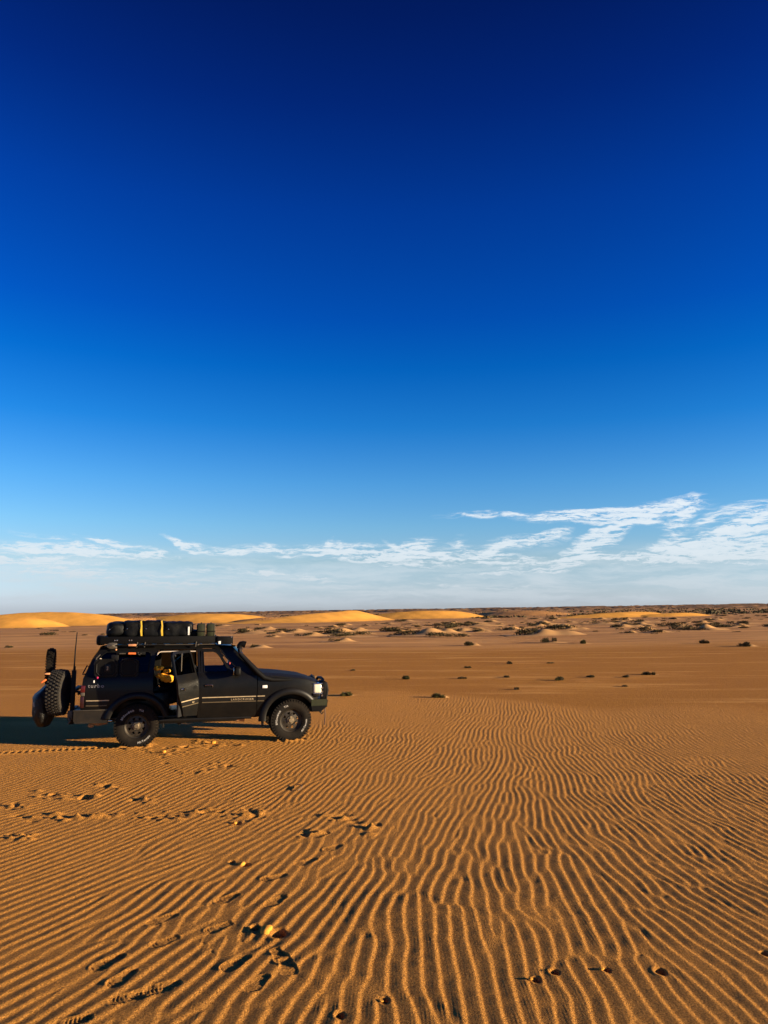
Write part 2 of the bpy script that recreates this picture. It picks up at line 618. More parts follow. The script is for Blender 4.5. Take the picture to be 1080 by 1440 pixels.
_pr = random.Random(5)
PRINTS = []   # (x, y, azimuth deg, length, strength)
for (u, v, a) in [(430, 1212, 42), (385, 1234, 42), (320, 1264, 40), (228, 1293, 38), (308, 1305, 40), (232, 1325, 36), (152, 1354, 34), (332, 1356, 38),
                  (362, 1384, 20), (180, 1403, 48), (212, 1396, 50), (172, 1376, 10), (388, 1268, 30), (96, 1440, 48), (228, 1389, 60),
                  (522, 1160, 60), (468, 1192, 45), (482, 1148, 60), (345, 1144, 70), (262, 1146, 80), (300, 1141, 75), (205, 1150, 80), (142, 1147, 80), (62, 1149, 80),
                  (404, 1360, -25), (394, 1346, -25), (450, 1174, 50)]:
    x, y, _ = spot(u, v)
    PRINTS.append((x, y, a + _pr.uniform(-9, 9), _pr.uniform(.24, .28), _pr.uniform(.75, 1.05)))
HOLES = []    # (x, y, radius, depth)
for (u, v, r_, d_) in [(780, 1367, .032, .03), (754, 1378, .030, .028), (853, 1364, .026, .024), (929, 1366, .040, .045), (541, 1408, .028, .03), (478, 1429, .030, .028),
                       (1076, 1342, .032, .03), (392, 1314, .062, .05), (358, 1306, .045, .03), (345, 1216, .04, .03), (326, 1212, .03, .02), (333, 1158, .05, .03),
                       (262, 1050, .08, .03), (120, 1122, .09, .035), (75, 1118, .06, .03), (322, 1077, .06, .02)]:
    x, y, _ = spot(u, v)
    HOLES.append((x, y, r_, d_))
LUMPS = []    # (x, y, radius, height)
_r = random.Random(3)
for (u, v, n, su, sv) in [(225, 1060, 14, 34, 7), (300, 1046, 26, 34, 6), (265, 1052, 14, 22, 5), (315, 1078, 8, 18, 5), (275, 1085, 7, 20, 4), (165, 1106, 8, 22, 3), (100, 1122, 12, 34, 5), (70, 1118, 8, 24, 4),
                          (25, 1134, 12, 22, 4), (60, 1150, 12, 40, 4), (140, 1148, 14, 34, 4), (235, 1148, 16, 34, 5), (300, 1142, 14, 30, 5),
                          (350, 1146, 16, 24, 6), (480, 1152, 10, 30, 5), (522, 1163, 7, 12, 7), (20, 1175, 8, 30, 5), (440, 1172, 7, 16, 5), (200, 1125, 6, 16, 3)]:
    for _ in range(n):
        x, y, _z = spot(u + _r.gauss(0, su * .6), v + _r.gauss(0, sv * .6))
        LUMPS.append((x, y, _r.uniform(.03, .075), _r.choice((1, 1, -1)) * _r.uniform(.012, .03)))
STREAK_PATCH = []   # rippled pale tails (u0, u1, v, width m)
for (u0, u1, v, w_) in [(578, 625, 954.5, .30), (650, 690, 954.5, .30), (712, 752, 952, .25), (815, 855, 958.5, .35), (830, 880, 952, .25), (918, 968, 948.5, .3), (885, 915, 953, .2),
                        (720, 770, 933.5, .25), (730, 790, 970.5, .4), (870, 900, 965, .25), (780, 800, 931.5, .2), (505, 575, 974, .5)]:
    a, b = spot(u0, v), spot(u1, v)
    STREAK_PATCH.append((a[0], b[0], (a[1] + b[1]) / 2, w_))
TRK0, TRK1 = spot(-40, 1061), spot(178, 1050)
POCK = [(Vector((0, 0, 0)))]


def ripple_bound(X):
    return np.interp(X, [-12, -8, -2, 1.5, 4, 9, 14], [24.0, 24.0, 23.6, 22.8, 21.0, 18.8, 17.6])


def ground_height(X, Y, detail=True):
    z = tilt(X, Y)
    r = np.hypot(X, Y)
    if not detail:
        return z, None
    near = (X > GX0) & (X < GX1) & (Y > GY0) & (Y < GY1)
    ph = samp(PH, X, Y)
    a = np.abs(ph)
    phi = np.angle(ph)
    tt = (phi / (2 * math.pi)) % 1.0
    n1, n2, n3 = samp(LN1, X, Y), samp(LN2, X, Y), samp(LN3, X, Y)
    amp = 0.0084 * (1 - .18 * sstep(7, 12, Y)) * np.clip(0.40 + 1.1 * a, 0, 1.0) * (1 + 0.08 * n1 + 0.12 * np.clip(n3, -1.5, 1.2))
    prof = np.where(tt < 0.72, 0.7 * tt / 0.72 + 0.3 * (0.5 - 0.5 * np.cos(math.pi * tt / 0.72)), 0.5 + 0.5 * np.cos(math.pi * (tt - 0.72) / 0.28))
    bnd = ripple_bound(X) + 0.7 * n3
    mask = (1 - sstep(-1.2, 0.6, Y - bnd)) * (1 - sstep(26, 29, r)) * near
    mask = mask * (1 - 0.55 * sstep(13.5, 17, Y) * (1 - sstep(-7.5, -2.5, X)))      # calmer sand behind the car
    gx = np.ones_like(X)
    rip = np.zeros_like(X)
    patch = np.zeros_like(X)
    for (x0, x1, yy, w_) in STREAK_PATCH:
        pm = np.exp(-((Y - yy - 0.15 * np.sin(X * 1.3)) / w_) ** 2) * sstep(x0 - .3, x0 + .2, X) * (1 - sstep(x1 - .8, x1 + .4, X))
        patch = np.maximum(patch, pm)
    mask2 = np.maximum(mask, patch * 0.9)
    flat = np.ones_like(X)
    add = np.zeros_like(X)
    dist_mask = np.zeros_like(X)
    for (px, py, az, L, s) in PRINTS:
        sel = np.where((np.abs(X - px) < 0.3) & (np.abs(Y - py) < 0.3))
        if not len(sel[0]): continue
        dx, dy = X[sel] - px, Y[sel] - py
        ca, sa = math.cos(R(az)), math.sin(R(az))
        l = dx * sa + dy * ca
        w = dx * ca - dy * sa
        W = 0.050 + 0.010 * np.sin((l / L + .5) * 2 * math.pi) + 0.004
        q = np.sqrt((l / (L * .5)) ** 2 + 0) ** 4 + (np.abs(w) / W) ** 3
        inside = 1 - sstep(0.8, 1.15, q)
        rim = np.exp(-((q - 1.35) / 0.45) ** 2)
        gapm = 1 - 0.9 * np.exp(-((l + L * 0.12) / 0.018) ** 2)
        tread = 0.0032 * np.sin(l * 2 * math.pi / 0.026 + 3.0 * np.cos(w * 45)) * gapm
        flat[sel] = np.minimum(flat[sel], 1 - 0.85 * inside)
        brk = sstep(-.9, .7, n2[sel] + .8 * n1[sel])
        add[sel] += s * (inside * (tread * brk - 0.005 * gapm) + 0.0022 * rim * (0.35 + brk))
        dist_mask[sel] = np.maximum(dist_mask[sel], inside)
    for (px, py, rr, dd) in HOLES:
        sel = np.where((np.abs(X - px) < rr * 3.5) & (np.abs(Y - py) < rr * 3.5))
        if not len(sel[0]): continue
        dx, dy = X[sel] - px, Y[sel] - py
        q = np.hypot(dx, dy * 0.8) / rr
        add[sel] += -1.5 * dd * (1 - sstep(0.55, 1.05, q)) + dd * 0.04 * np.exp(-((q - 1.3) / .35) ** 2) * (1 + 0.8 * np.tanh(-dx / rr))
        flat[sel] = np.minimum(flat[sel], sstep(0.8, 1.6, q))
    for (px, py, rr, hh) in LUMPS:
        sel = np.where((np.abs(X - px) < rr * 3) & (np.abs(Y - py) < rr * 3))
        if not len(sel[0]): continue
        q = ((X[sel] - px) ** 2 + ((Y[sel] - py) * 1.2) ** 2) / rr ** 2
        add[sel] += hh * np.exp(-q * 1.3)
        flat[sel] = np.minimum(flat[sel], 1 - .6 * np.exp(-q))
    # tyres pressed into the sand, a little berm pushed up round each
    for (px, py, _z) in (spot(190.5, 1051), spot(408.5, 1041.3)):
        ox, oy = px - .03, py + .12
        ql = np.hypot((X - ox) * .97 + (Y - oy) * .25, ((Y - oy) * .97 - (X - ox) * .25) * 1.1)
        add += 0.030 * np.exp(-((ql - .26) / .09) ** 2) * (0.6 + .35 * n2)
    # tyre track
    tx, ty = TRK1[0] - TRK0[0], TRK1[1] - TRK0[1]
    tl = math.hypot(tx, ty)
    l = ((X - TRK0[0]) * tx + (Y - TRK0[1]) * ty) / tl
    w = ((X - TRK0[0]) * ty - (Y - TRK0[1]) * tx) / tl
    tm = np.exp(-(w / 0.12) ** 4) * sstep(-.5, 0, l) * (1 - sstep(tl - .1, tl + .1, l)) * near
    flat = np.minimum(flat, 1 - 0.8 * tm)
    add += tm * (0.010 * np.sin(l * 2 * math.pi / 0.11) - 0.006) + 0.012 * np.exp(-((np.abs(w) - .15) / .03) ** 2) * sstep(-.5, 0, l) * (1 - sstep(tl - .1, tl + .1, l)) * near
    zz = mask2 * flat * amp * prof + add + 0.0005 * n2 * mask * flat + 0.003 * n3 * near
    # broken small relief on the gravel plain
    und = 0.05 * np.sin(X * 0.11 + 1.3) * np.sin(Y * 0.07) * sstep(24, 60, r)
    return z + zz + und, (mask, patch, dist_mask)


def build_ground():
    az = np.concatenate([np.arange(-180, -45, 4.5), np.arange(-45, -28.5, 0.3), np.arange(-28.5, 28.5, 0.068), np.arange(28.5, 45, 0.3), np.arange(45, 180, 4.5)])
    rr = [0.4, 1.2, 2.2, 3.2, 3.9]
    r_ = 4.3
    while r_ < 7.5:
        rr.append(r_); r_ += 0.014
    while r_ < 26:
        rr.append(r_); r_ += 0.014 + 0.009 * min(1, (r_ - 7.5) / 2.0) + 0.0035 * max(0, r_ - 17)
    while r_ < 320:
        rr.append(r_); r_ *= 1.018
    while r_ < 9000:
        rr.append(r_); r_ *= 1.06
    rr = np.array(rr)
    na, nr = len(az), len(rr)
    A = np.radians(az)[None, :]
    X = (rr[:, None] * np.sin(A)).ravel()
    Y = (rr[:, None] * np.cos(A)).ravel()
    Z, ms = ground_height(X, Y)
    mask, patch, dm = ms
    co = np.empty((nr * na + 1, 3), np.float32)
    co[:-1, 0], co[:-1, 1], co[:-1, 2] = X, Y, Z
    co[-1] = (0, 0, 0)
    i = np.arange(nr - 1)[:, None] * na
    j = np.arange(na)[None, :]
    j2 = (j + 1) % na
    q = np.stack([i + j, i + na + j, i + na + j2, i + j2], -1).reshape(-1, 4)[:, ::-1]
    tri = np.stack([np.full(na, nr * na), (np.arange(na) + 1) % na, np.arange(na)], -1)
    nq, nt = len(q), len(tri)
    me = bpy.data.meshes.new('sand_ground')
    me.vertices.add(len(co))
    me.vertices.foreach_set('co', co.ravel())
    me.loops.add(nq * 4 + nt * 3)
    me.loops.foreach_set('vertex_index', np.concatenate([q.ravel(), tri.ravel()]).astype(np.int32))
    me.polygons.add(nq + nt)
    me.polygons.foreach_set('loop_start', np.concatenate([np.arange(nq) * 4, nq * 4 + np.arange(nt) * 3]).astype(np.int32))
    me.polygons.foreach_set('use_smooth', np.ones(nq + nt, bool))
    at = me.attributes.new('zone', 'FLOAT_COLOR', 'POINT')
    c = np.zeros((len(co), 4), np.float32)
    r = np.hypot(X, Y)
    gravel = (1 - mask) * (1 - patch) * sstep(15, 19, r)
    wob = 1.8 * np.sin(X * 0.13 + 2) + 3 * np.sin(X * 0.031)
    far = sstep(44, 58, Y + wob)                      # paler sand again beyond the gravel plain
    c[:-1, 0] = gravel * (1 - far)
    c[:-1, 1] = patch
    c[:-1, 2] = far
    c[:, 3] = 1
    at.data.foreach_set('color', c.ravel())
    me.update(calc_edges=True)
    me.validate()
    if sum(1 for _ in ()) == 0 and me.polygons[nq // 2].normal.z < 0:
        me.flip_normals()
    me.materials.append(sand_material())
    o = bpy.data.objects.new('sand_ground', me)
    col.objects.link(o)
    tag(o, 'orange wind-rippled desert sand running out to a flat brown plain', kind='structure')
    return o


SAND = (0.62, 0.282, 0.058)


def sand_material():
    m = bpy.data.materials.new('rippled_sand')
    m.use_nodes = True
    w = NT(m.node_tree)
    b = m.node_tree.nodes['Principled BSDF']
    b.inputs['Roughness'].default_value = 0.95
    b.inputs['Specular IOR Level'].default_value = 0.1
    tc = w.node('ShaderNodeTexCoord')
    P = tc.outputs['Object']
    zn = w.node('ShaderNodeAttribute', attribute_name='zone')
    sp = w.node('ShaderNodeSeparateColor')
    w.l.new(zn.outputs['Color'], sp.inputs[0])
    grav, patch, far = sp.outputs
    g1 = w.noise(P, 75.0, 4, 0.8)
    g2 = w.noise(P, 34.0, 4, 0.7)
    g3 = w.noise(P, 1.1, 5, 0.6)
    g4 = w.noise(P, 0.12, 6, 0.65)
    base = w.ramp(g1, [(0.36, tuple(c * 0.28 for c in SAND)), (0.5, tuple(c * 0.90 for c in SAND)), (0.64, tuple(min(1, c * 1.42) for c in SAND))])
    base = w.mix(w.maprange(g2, 0.35, 0.70, 0.0, 0.45), base, (0.30, 0.135, 0.036, 1))
    base = w.mix(w.maprange(g3, 0.3, 0.7, 0.0, 0.22), base, (0.50, 0.225, 0.05, 1))
    # gravel plain: darker and redder, finely speckled
    gn = w.noise(P, 9.0, 6, 0.75)
    gcol = w.ramp(gn, [(0.3, (0.30, 0.115, 0.016)), (0.55, (0.44, 0.188, 0.026)), (0.75, (0.56, 0.25, 0.040))])
    gcol = w.mix(w.maprange(g4, 0.35, 0.7, 0.0, 0.5), gcol, (0.36, 0.14, 0.022, 1))
    mg = w.node('ShaderNodeMapping')
    mg.inputs['Scale'].default_value = (0.16, 1.0, 1)
    w.l.new(P, mg.inputs[0])
    gst = w.noise(mg.outputs[0], 0.55, 7, 0.7)
    gcol = w.mix(w.maprange(gst, 0.50, 0.68, 0.0, 0.8), gcol, (0.66, 0.33, 0.085, 1))
    gcol = w.mix(w.maprange(w.noise(P, 26.0, 3, 0.8), 0.56, 0.70, 0.0, 0.7), gcol, (0.16, 0.07, 0.02, 1))
    base = w.mix(w.math('MULTIPLY', grav, 0.95), base, gcol)
    # farther sand: broad streaks of pale drift and brown stone
    mp = w.node('ShaderNodeMapping')
    mp.inputs['Scale'].default_value = (0.25, 1.0, 1)
    w.l.new(P, mp.inputs[0])
    s1 = w.noise(mp.outputs[0], 0.16, 7, 0.68)
    s2 = w.noise(mp.outputs[0], 0.9, 5, 0.7)
    fcol = w.ramp(w.math('ADD', w.math('MULTIPLY', s1, .7), w.math('MULTIPLY', s2, .3)), [(0.38, (0.34, 0.155, 0.05)), (0.52, (0.55, 0.27, 0.085)), (0.64, (0.74, 0.39, 0.13))])
    base = w.mix(far, base, fcol)
    w.l.new(base, b.inputs['Base Color'])
    bp = w.node('ShaderNodeBump')
    bp.inputs['Strength'].default_value = 1.0
    bp.inputs['Distance'].default_value = 0.022
    h = w.math('ADD', w.math('MULTIPLY', g1, 0.9), w.math('MULTIPLY', g2, 1.4))
    w.l.new(h, bp.inputs['Height'])
    bp2 = w.node('ShaderNodeBump')
    bp2.inputs['Strength'].default_value = 0.6
    bp2.inputs['Distance'].default_value = 0.03
    mr = w.node('ShaderNodeMapping')
    mr.inputs['Scale'].default_value = (7.0, 1.6, 1)
    mr.inputs['Rotation'].default_value = (0, 0, R(-6))
    w.l.new(P, mr.inputs[0])
    rn = w.noise(mr.outputs[0], 1.0, 3, 0.5, 0.4)
    w.l.new(w.math('MULTIPLY', w.math('ADD', gn, w.math('MULTIPLY', rn, 0.8)), w.math('ADD', w.math('MULTIPLY', grav, .35), w.math('MULTIPLY', far, 0.6))), bp2.inputs['Height'])
    w.l.new(bp.outputs[0], bp2.inputs['Normal'])
    w.l.new(bp2.outputs[0], b.inputs['Normal'])
    return m


build_ground()


def dune_material(name, c, rough_bump):
    m = bpy.data.materials.new(name)
    m.use_nodes = True
    w = NT(m.node_tree)
    b = m.node_tree.nodes['Principled BSDF']
    b.inputs['Roughness'].default_value = 0.95
    b.inputs['Specular IOR Level'].default_value = 0.1
    tc = w.node('ShaderNodeTexCoord')
    P = tc.outputs['Object']
    n = w.noise(P, 0.35, 6, 0.6)
    w.l.new(w.ramp(n, [(0.3, tuple(x * .80 for x in c)), (0.7, tuple(min(1, x * 1.08) for x in c))]), b.inputs['Base Color'])
    bp = w.node('ShaderNodeBump')
    bp.inputs['Strength'].default_value = 0.5
    bp.inputs['Distance'].default_value = rough_bump
    mp = w.node('ShaderNodeMapping')
    mp.inputs['Scale'].default_value = (1.6, 0.5, 1)
    w.l.new(P, mp.inputs[0])
    w.l.new(w.noise(mp.outputs[0], 1.6, 4, 0.55, 0.6), bp.inputs['Height'])
    w.l.new(bp.outputs[0], b.inputs['Normal'])
    return m


M['dune'] = dune_material('dune_sand', (0.80, 0.38, 0.068), 0.05)
M['dune_dull'] = dune_material('drift_sand', (0.56, 0.27, 0.085), 0.35)


def dune(u, dv, halflen, W, Wl, H, psi, m, label, skew=0.0, humps=(), n=90):
    """crescent of sand: long gentle face of width W towards the sun, short face of width Wl behind"""
    cx, cy, cz = spot2(u, dv)
    ps = R(psi)
    ea = np.array([math.cos(ps), math.sin(ps)])       # along the crest
    eb = np.array([math.sin(ps), -math.cos(ps)])      # out of the gentle face
    a = np.linspace(-1, 1, n)
    b = np.linspace(-1, 1, 61)
    Aa, Bb = np.meshgrid(a, b)
    env = np.clip(1 - np.abs(Aa + skew * (1 - Aa ** 2)) ** 2.2, 0, 1)
    env = env * (1 + sum(h * np.exp(-((Aa - p) / s) ** 2) for p, s, h in humps))
    across = np.where(Bb > 0, 0.5 + 0.5 * np.cos(np.pi * np.clip(Bb, 0, 1)), 0.5 + 0.5 * np.cos(np.pi * np.clip(-Bb, 0, 1)))
    across = np.where(Bb > 0, np.clip(1 - Bb, 0, 1) ** 1.15 * 0.6 + across * 0.4, across)
    off = 0.10 * halflen * (Aa ** 2) * -1 + 0.35 * W * np.sin(Aa * 2.3 + u)      # bends of the crest
    wdt = np.where(Bb > 0, W, Wl) * (0.35 + 0.65 * np.sqrt(np.clip(env, 0, 1)))
    px = cx + ea[0] * Aa * halflen + eb[0] * (Bb * wdt + off)
    py = cy + ea[1] * Aa * halflen + eb[1] * (Bb * wdt + off)
    pz = tilt(px, py) - 0.10 + H * env * across + 0.03 * np.sin(px * 1.1) * np.sin(py * .9)
    me = bpy.data.meshes.new('dune')
    vs = np.stack([px.ravel(), py.ravel(), pz.ravel()], -1)
    fs = []
    for i in range(60):
        for j in range(n - 1):
            k = i * n + j
            fs.append((k, k + 1, k + n + 1, k + n))
    me.from_pydata(vs.tolist(), [], fs)
    me.polygons.foreach_set('use_smooth', [True] * len(fs))
    me.update()
    if me.polygons[100].normal.z < 0:
        me.flip_normals()
    me.materials.append(m)
    o = bpy.data.objects.new('dune', me)
    col.objects.link(o)
    tag(o, label, kind='structure')


#        u   dv  halflen W  Wl   H   psi
dune(62, 15, 24, 10.0, 7, 3.4, 20, M['dune'], 'bright orange dune at the left edge of the plain')
dune(20, 16.5, 12, 8.0, 5, 2.2, 38, M['dune'], 'low bright shoulder in front of the left dune')
dune(185, 14, 17, 8.0, 6, 1.7, 15, M['dune_dull'], 'low dull rippled drift between the dunes')
dune(290, 13.5, 22, 10, 6, 2.35, 24, M['dune'], 'bright orange dune behind the car')
dune(436, 15, 26, 10, 6, 2.25, 30, M['dune'], 'long bright dune with a peaked crest', skew=-.35, humps=((.5, .18, .22),))
dune(385, 15.5, 12, 6, 5, 1.4, 15, M['dune_dull'], 'dull drift at the foot of the peaked dune')
dune(598, 12.5, 22, 9, 6, 2.25, 24, M['dune'], 'bright dune right of the peaked dune')
dune(730, 11, 20, 12, 6, 1.7, -10, M['dune_dull'], 'broad dull brown drift')
dune(868, 15, 19, 5, 4, 1.3, 26, M['dune'], 'thin bright dune far right', skew=-.2)
dune(950, 15, 13, 3.5, 4, .9, 24, M['dune'], 'flat bright tongue of sand far right')


def build_hills():
    """low broken plateau along the horizon"""
    az = np.radians(np.linspace(-42, 42, 900))
    rr = np.concatenate([np.geomspace(260, 3200, 80)])
    A, Rr = np.meshgrid(az, rr)
    X, Y = Rr * np.sin(A), Rr * np.cos(A)
    Z = np.zeros_like(X)
    flatX, flatY = X.ravel(), Y.ravel()
    z = np.zeros(flatX.shape)
    for i in range(len(flatX)):
        p = Vector((flatX[i] * 0.012, flatY[i] * 0.006, 0))
        z[i] = mnoise.fractal(p, 0.75, 2.2, 5)
    z = z.reshape(X.shape)
    lift = sstep(300, 900, Rr)
    mesa = np.clip(z * 2.6 - 0.2, -0.3, 0.8)
    Z = tilt(X, Y) - 0.45 + lift * (mesa * 0.0022 * Rr + 0.0004 * Rr) + 0.3 * np.clip(z, 0, 1) * sstep(260, 400, Rr)
    n = len(az)
    me = bpy.data.meshes.new('hills')
    vs = np.stack([X.ravel(), Y.ravel(), Z.ravel()], -1)
    fs = [(i * n + j, i * n + j + 1, (i + 1) * n + j + 1, (i + 1) * n + j) for i in range(len(rr) - 1) for j in range(n - 1)]
    me.from_pydata(vs.tolist(), [], fs)
    me.polygons.foreach_set('use_smooth', [True] * len(fs))
    me.update()
    if me.polygons[100].normal.z < 0:
        me.flip_normals()
    m = bpy.data.materials.new('stony_hills')
    m.use_nodes = True
    w = NT(m.node_tree)
    b = m.node_tree.nodes['Principled BSDF']
    b.inputs['Roughness'].default_value = 1.0
    b.inputs['Specular IOR Level'].default_value = 0.05
    tc = w.node('ShaderNodeTexCoord')
    P = tc.outputs['Object']
    n1 = w.noise(P, 0.035, 7, 0.7)
    n2 = w.noise(P, 0.25, 5, 0.7)
    c = w.ramp(n1, [(0.36, (0.16, 0.085, 0.035)), (0.5, (0.32, 0.17, 0.07)), (0.62, (0.55, 0.30, 0.12))])
    c = w.mix(w.maprange(n2, 0.50, 0.62, 0, 0.75), c, (0.06, 0.04, 0.02, 1))
    w.l.new(c, b.inputs['Base Color'])
    me.materials.append(m)
    o = bpy.data.objects.new('hills', me)
    col.objects.link(o)
    tag(o, 'low stony plateau along the horizon', kind='structure')


build_hills()


# ------------------------------------------------------------------ shrubs and sand mounds
def shrub_mesh(seed, n, w=1.0, h=0.5, blade=0.10, thin=0.03, lobes=5):
    r_ = random.Random(seed)
    vs, fs = [], []
    cs = [(r_.uniform(-.5, .5) * w, r_.uniform(-.35, .35) * w, r_.uniform(.55, 1.0), r_.uniform(.22, .45) * w) for _ in range(lobes)]
    for _ in range(n):
        cx, cy, hh, rr = r_.choice(cs)
        a = r_.uniform(0, 2 * math.pi)
        q = r_.random() ** .6
        e = r_.random() ** .8
        x = cx + math.cos(a) * rr * q * math.cos(e * 1.2)
        y = cy + math.sin(a) * rr * q * math.cos(e * 1.2)
        z = h * hh * math.sin(e * 1.5) * r_.uniform(.5, 1.08)
        d = Vector((math.cos(a) * .6 + r_.gauss(0, .4), math.sin(a) * .6 + r_.gauss(0, .4), r_.uniform(.2, 1.3))).normalized()
        sdv = d.cross(Vector((r_.gauss(0, 1), r_.gauss(0, 1), r_.gauss(0, 1)))).normalized() * thin * r_.uniform(.6, 1.3)
        L = blade * r_.uniform(.5, 1.3)
        p = Vector((x, y, z - .02))
        k = len(vs)
        vs += [p - sdv, p + sdv, p + d * L + sdv * .2]
        fs.append((k, k + 1, k + 2))
    me = bpy.data.meshes.new('foliage')
    me.from_pydata(vs, [], fs)
    me.update()
    return me


def stems_mesh(seed, n, w, h):
    b = MB()
    r_ = random.Random(seed)
    for _ in range(n):
        a = r_.uniform(0, 6.28)
        L = r_.uniform(.6, 1)
        p0 = Vector((math.cos(a) * .04, math.sin(a) * .04, -.03))
        p2 = Vector((math.cos(a) * w * .45 * L, math.sin(a) * w * .35 * L, h * r_.uniform(.55, 1.05)))
        p1 = (p0 + p2) / 2 + Vector((r_.gauss(0, .02), r_.gauss(0, .02), h * .1))
        b.tube([p0, p1, p2], [.008, .006, .003], 5)
    return b


def mound_mesh(seed):
    """low drift piled round a bush, drawn out to one side"""
    n = 28
    vs, fs = [], []
    for i in range(n + 1):
        for j in range(n + 1):
            x = -1 + 2 * i / n
            y = -1 + 2 * j / n
            q = math.hypot(x * (0.75 if x > 0 else 1.25), y)
            nn = mnoise.noise(Vector((x * 1.7, y * 1.7, seed)))
            z = math.exp(-(q * 2.0) ** 2) * (1 + nn * 0.7) + .12 * nn * math.exp(-(q * 1.6) ** 4) - 0.06
            vs.append((x * 1.5, y, z))
    for i in range(n):
        for j in range(n):
            k = i * (n + 1) + j
            fs.append((k, k + n + 1, k + n + 2, k + 1))
    me = bpy.data.meshes.new('sand_mound')
    me.from_pydata(vs, [], fs)
    me.polygons.foreach_set('use_smooth', [True] * len(fs))
    me.update()
    me.materials.append(M['mound'])
    return me


M['mound'] = dune_material('mound_sand', (0.60, 0.33, 0.125), 0.03)
MOUNDS = [mound_mesh(k * 3.7) for k in range(5)]
FAR = []
for k in range(9):
    me = shrub_mesh(50 + k, 420, 1.0, 0.42, 0.12, 0.030, 3 + k % 4)
    me.materials.append(M['leaf'] if k % 4 else M['leaf_dry'])
    FAR.append(me)


def mound(x, y, s, h, rz=0.0):
    o = bpy.data.objects.new('sand_mound', random.choice(MOUNDS))
    col.objects.link(o)
    o.location = (x, y, float(tilt(np.array(x), np.array(y))) - 0.02)
    o.scale = (s, s * 0.8, h)
    o.rotation_euler = (0, 0, rz)
    tag(o, kind='structure')


# single bushes on the plain: each with foliage and stems   (u, v of foot, width m, height m, material, label)
single = [
    (485, 978, .32, .18, 'leaf_green', 'small green bush just ahead of the car bumper on pale sand', 1),
    (616, 981, .34, .20, 'leaf_green', 'green bush nearest the camera on the edge of the rippled sand', 1),
    (788, 957, .30, .22, 'leaf_green', 'upright green tuft casting a long shadow in the middle of the brown plain', 0),
    (913, 949, .36, .18, 'leaf', 'dark low bush with a long pale rippled tail on the right of the plain', 1),
    (882, 952.5, .24, .13, 'leaf', 'small dark tuft just left of the bush with the long pale tail', 0),
    (831, 952.5, .28, .13, 'leaf_dry', 'small brown tuft right of the upright green tuft', 0),
    (713, 952.5, .22, .12, 'leaf_dry', 'tiny brown tuft left of the upright green tuft', 0),
    (650, 954.5, .26, .12, 'leaf_dry', 'flat brown tuft with a pale tail above the nearest green bush', 0),
    (571, 955, .24, .20, 'leaf_green', 'green tuft at the left end of the line of tufts on the plain', 0),
    (725, 970, .18, .12, 'leaf_dry', 'tiny dry tuft just beyond the rippled sand, right of the nearest green bush', 0),
    (877, 965.5, .20, .09, 'leaf_dry', 'tiny flat tuft below the small dark tuft on the right', 0),
    (716, 934, .30, .18, 'leaf', 'small tuft with a faint pale tail, middle distance of the brown plain', 0),
    (658, 939.5, .26, .14, 'leaf_dry', 'brown tuft left of the small tuft in the middle distance', 0),
    (774, 933, .30, .10, 'leaf_dry', 'flat dry tuft right of the small tuft in the middle distance', 0),
    (820, 905, .55, .38, 'leaf_green', 'round green bush alone in front of the line of mounds', 1),
    (774, 903.5, 1.05, .50, 'leaf', 'wide dark green bush in front of the line of mounds', 1),
    (660, 907.5, .75, .40, 'leaf', 'dark bush left of the wide dark green bush', 1),
    (990, 905, .50, .38, 'leaf', 'dark round bush alone on the right of the plain', 0),
    (1050, 909, .80, .40, 'leaf', 'dark bush near the right edge of the plain', 1),
    (495, 943, .22, .10, 'leaf_dry', 'tiny brown tuft above the car bonnet', 0),
    (357, 911, .80, .35, 'leaf', 'dark bush with a bright sand mound right of the snorkel', 2),
    (12, 912, .60, .32, 'leaf', 'dark bush with a small mound at the left edge', 2),
]
for i, (u, v, w_, h_, mk, lab, md) in enumerate(single):
    x, y, z = spot(u, v)
    w_, h_ = w_ * .78, h_ * .72
    t = empty('desert_shrub', (x, y, z - .01), random.uniform(0, 6.2))
    tag(t, lab, 'bush', 'small bushes on the open plain')
    n = 900 if y < 60 else 600
    me = shrub_mesh(200 + i, n, w_ * 1.1, h_, 0.30 * h_ + .03, 0.004 + 0.0002 * y, 4)
    me.materials.append(M[mk])
    f = bpy.data.objects.new('foliage', me)
    col.objects.link(f)
    f.parent = t
    stems_mesh(i, 14, w_, h_).build('stems', M['bark'], t)
    if md:
        mound(x + w_ * 0.45, y, w_ * (0.9 if md == 1 else 1.6), h_ * (0.45 if md == 1 else .7))

# mound bushes farther out, placed one by one, then the scatter between them
far_named = [
    (95, 6.0, 1.2, 'dark bush left of the antenna tip'), (118, 29, .9, 'bush in the gap between antenna and car roof'), (345, 30, 2.6, 'long dark bush beyond the jerry cans'), (380, 31, 1.6, 'dark bush right of the long bush beyond the jerry cans'),
    (387, 31.0, 1.3, 'pair of dark bushes above the car bonnet'), (402, 29.5, 2.3, 'wide dark bush above the car bonnet'), (427, 34.5, 1.8, 'dark bush above the headlamp'),
    (418, 27.5, 1.1, 'small dark bush behind the wide one above the bonnet'), (461, 32.5, 3.0, 'large dark bush right of the headlamp'), (468, 43, 1.3, 'isolated dark bush in front of the large one'),
    (490, 29, 2.2, 'dark bush behind the large one'), (582, 36, 3.2, 'largest dark mound bush in the middle of the plain'), (606, 34, 2.2, 'dark bush right of the largest mound bush'),
    (640, 32, 2.2, 'pale topped mound bush right of centre'), (665, 24.5, 3.0, 'big rounded bush on a bright mound'), (710, 31, 2.0, 'dark pair of bushes right of the rounded bush'), (745, 38.5, 3.2, 'broad dark bush with long shadow'),
    (770, 30, 2.6, 'bush on a bright mound right of the broad one'), (866, 29.5, 2.3, 'dark bush on the right half of the plain'), (880, 38, 1.2, 'small dark bush below it')]
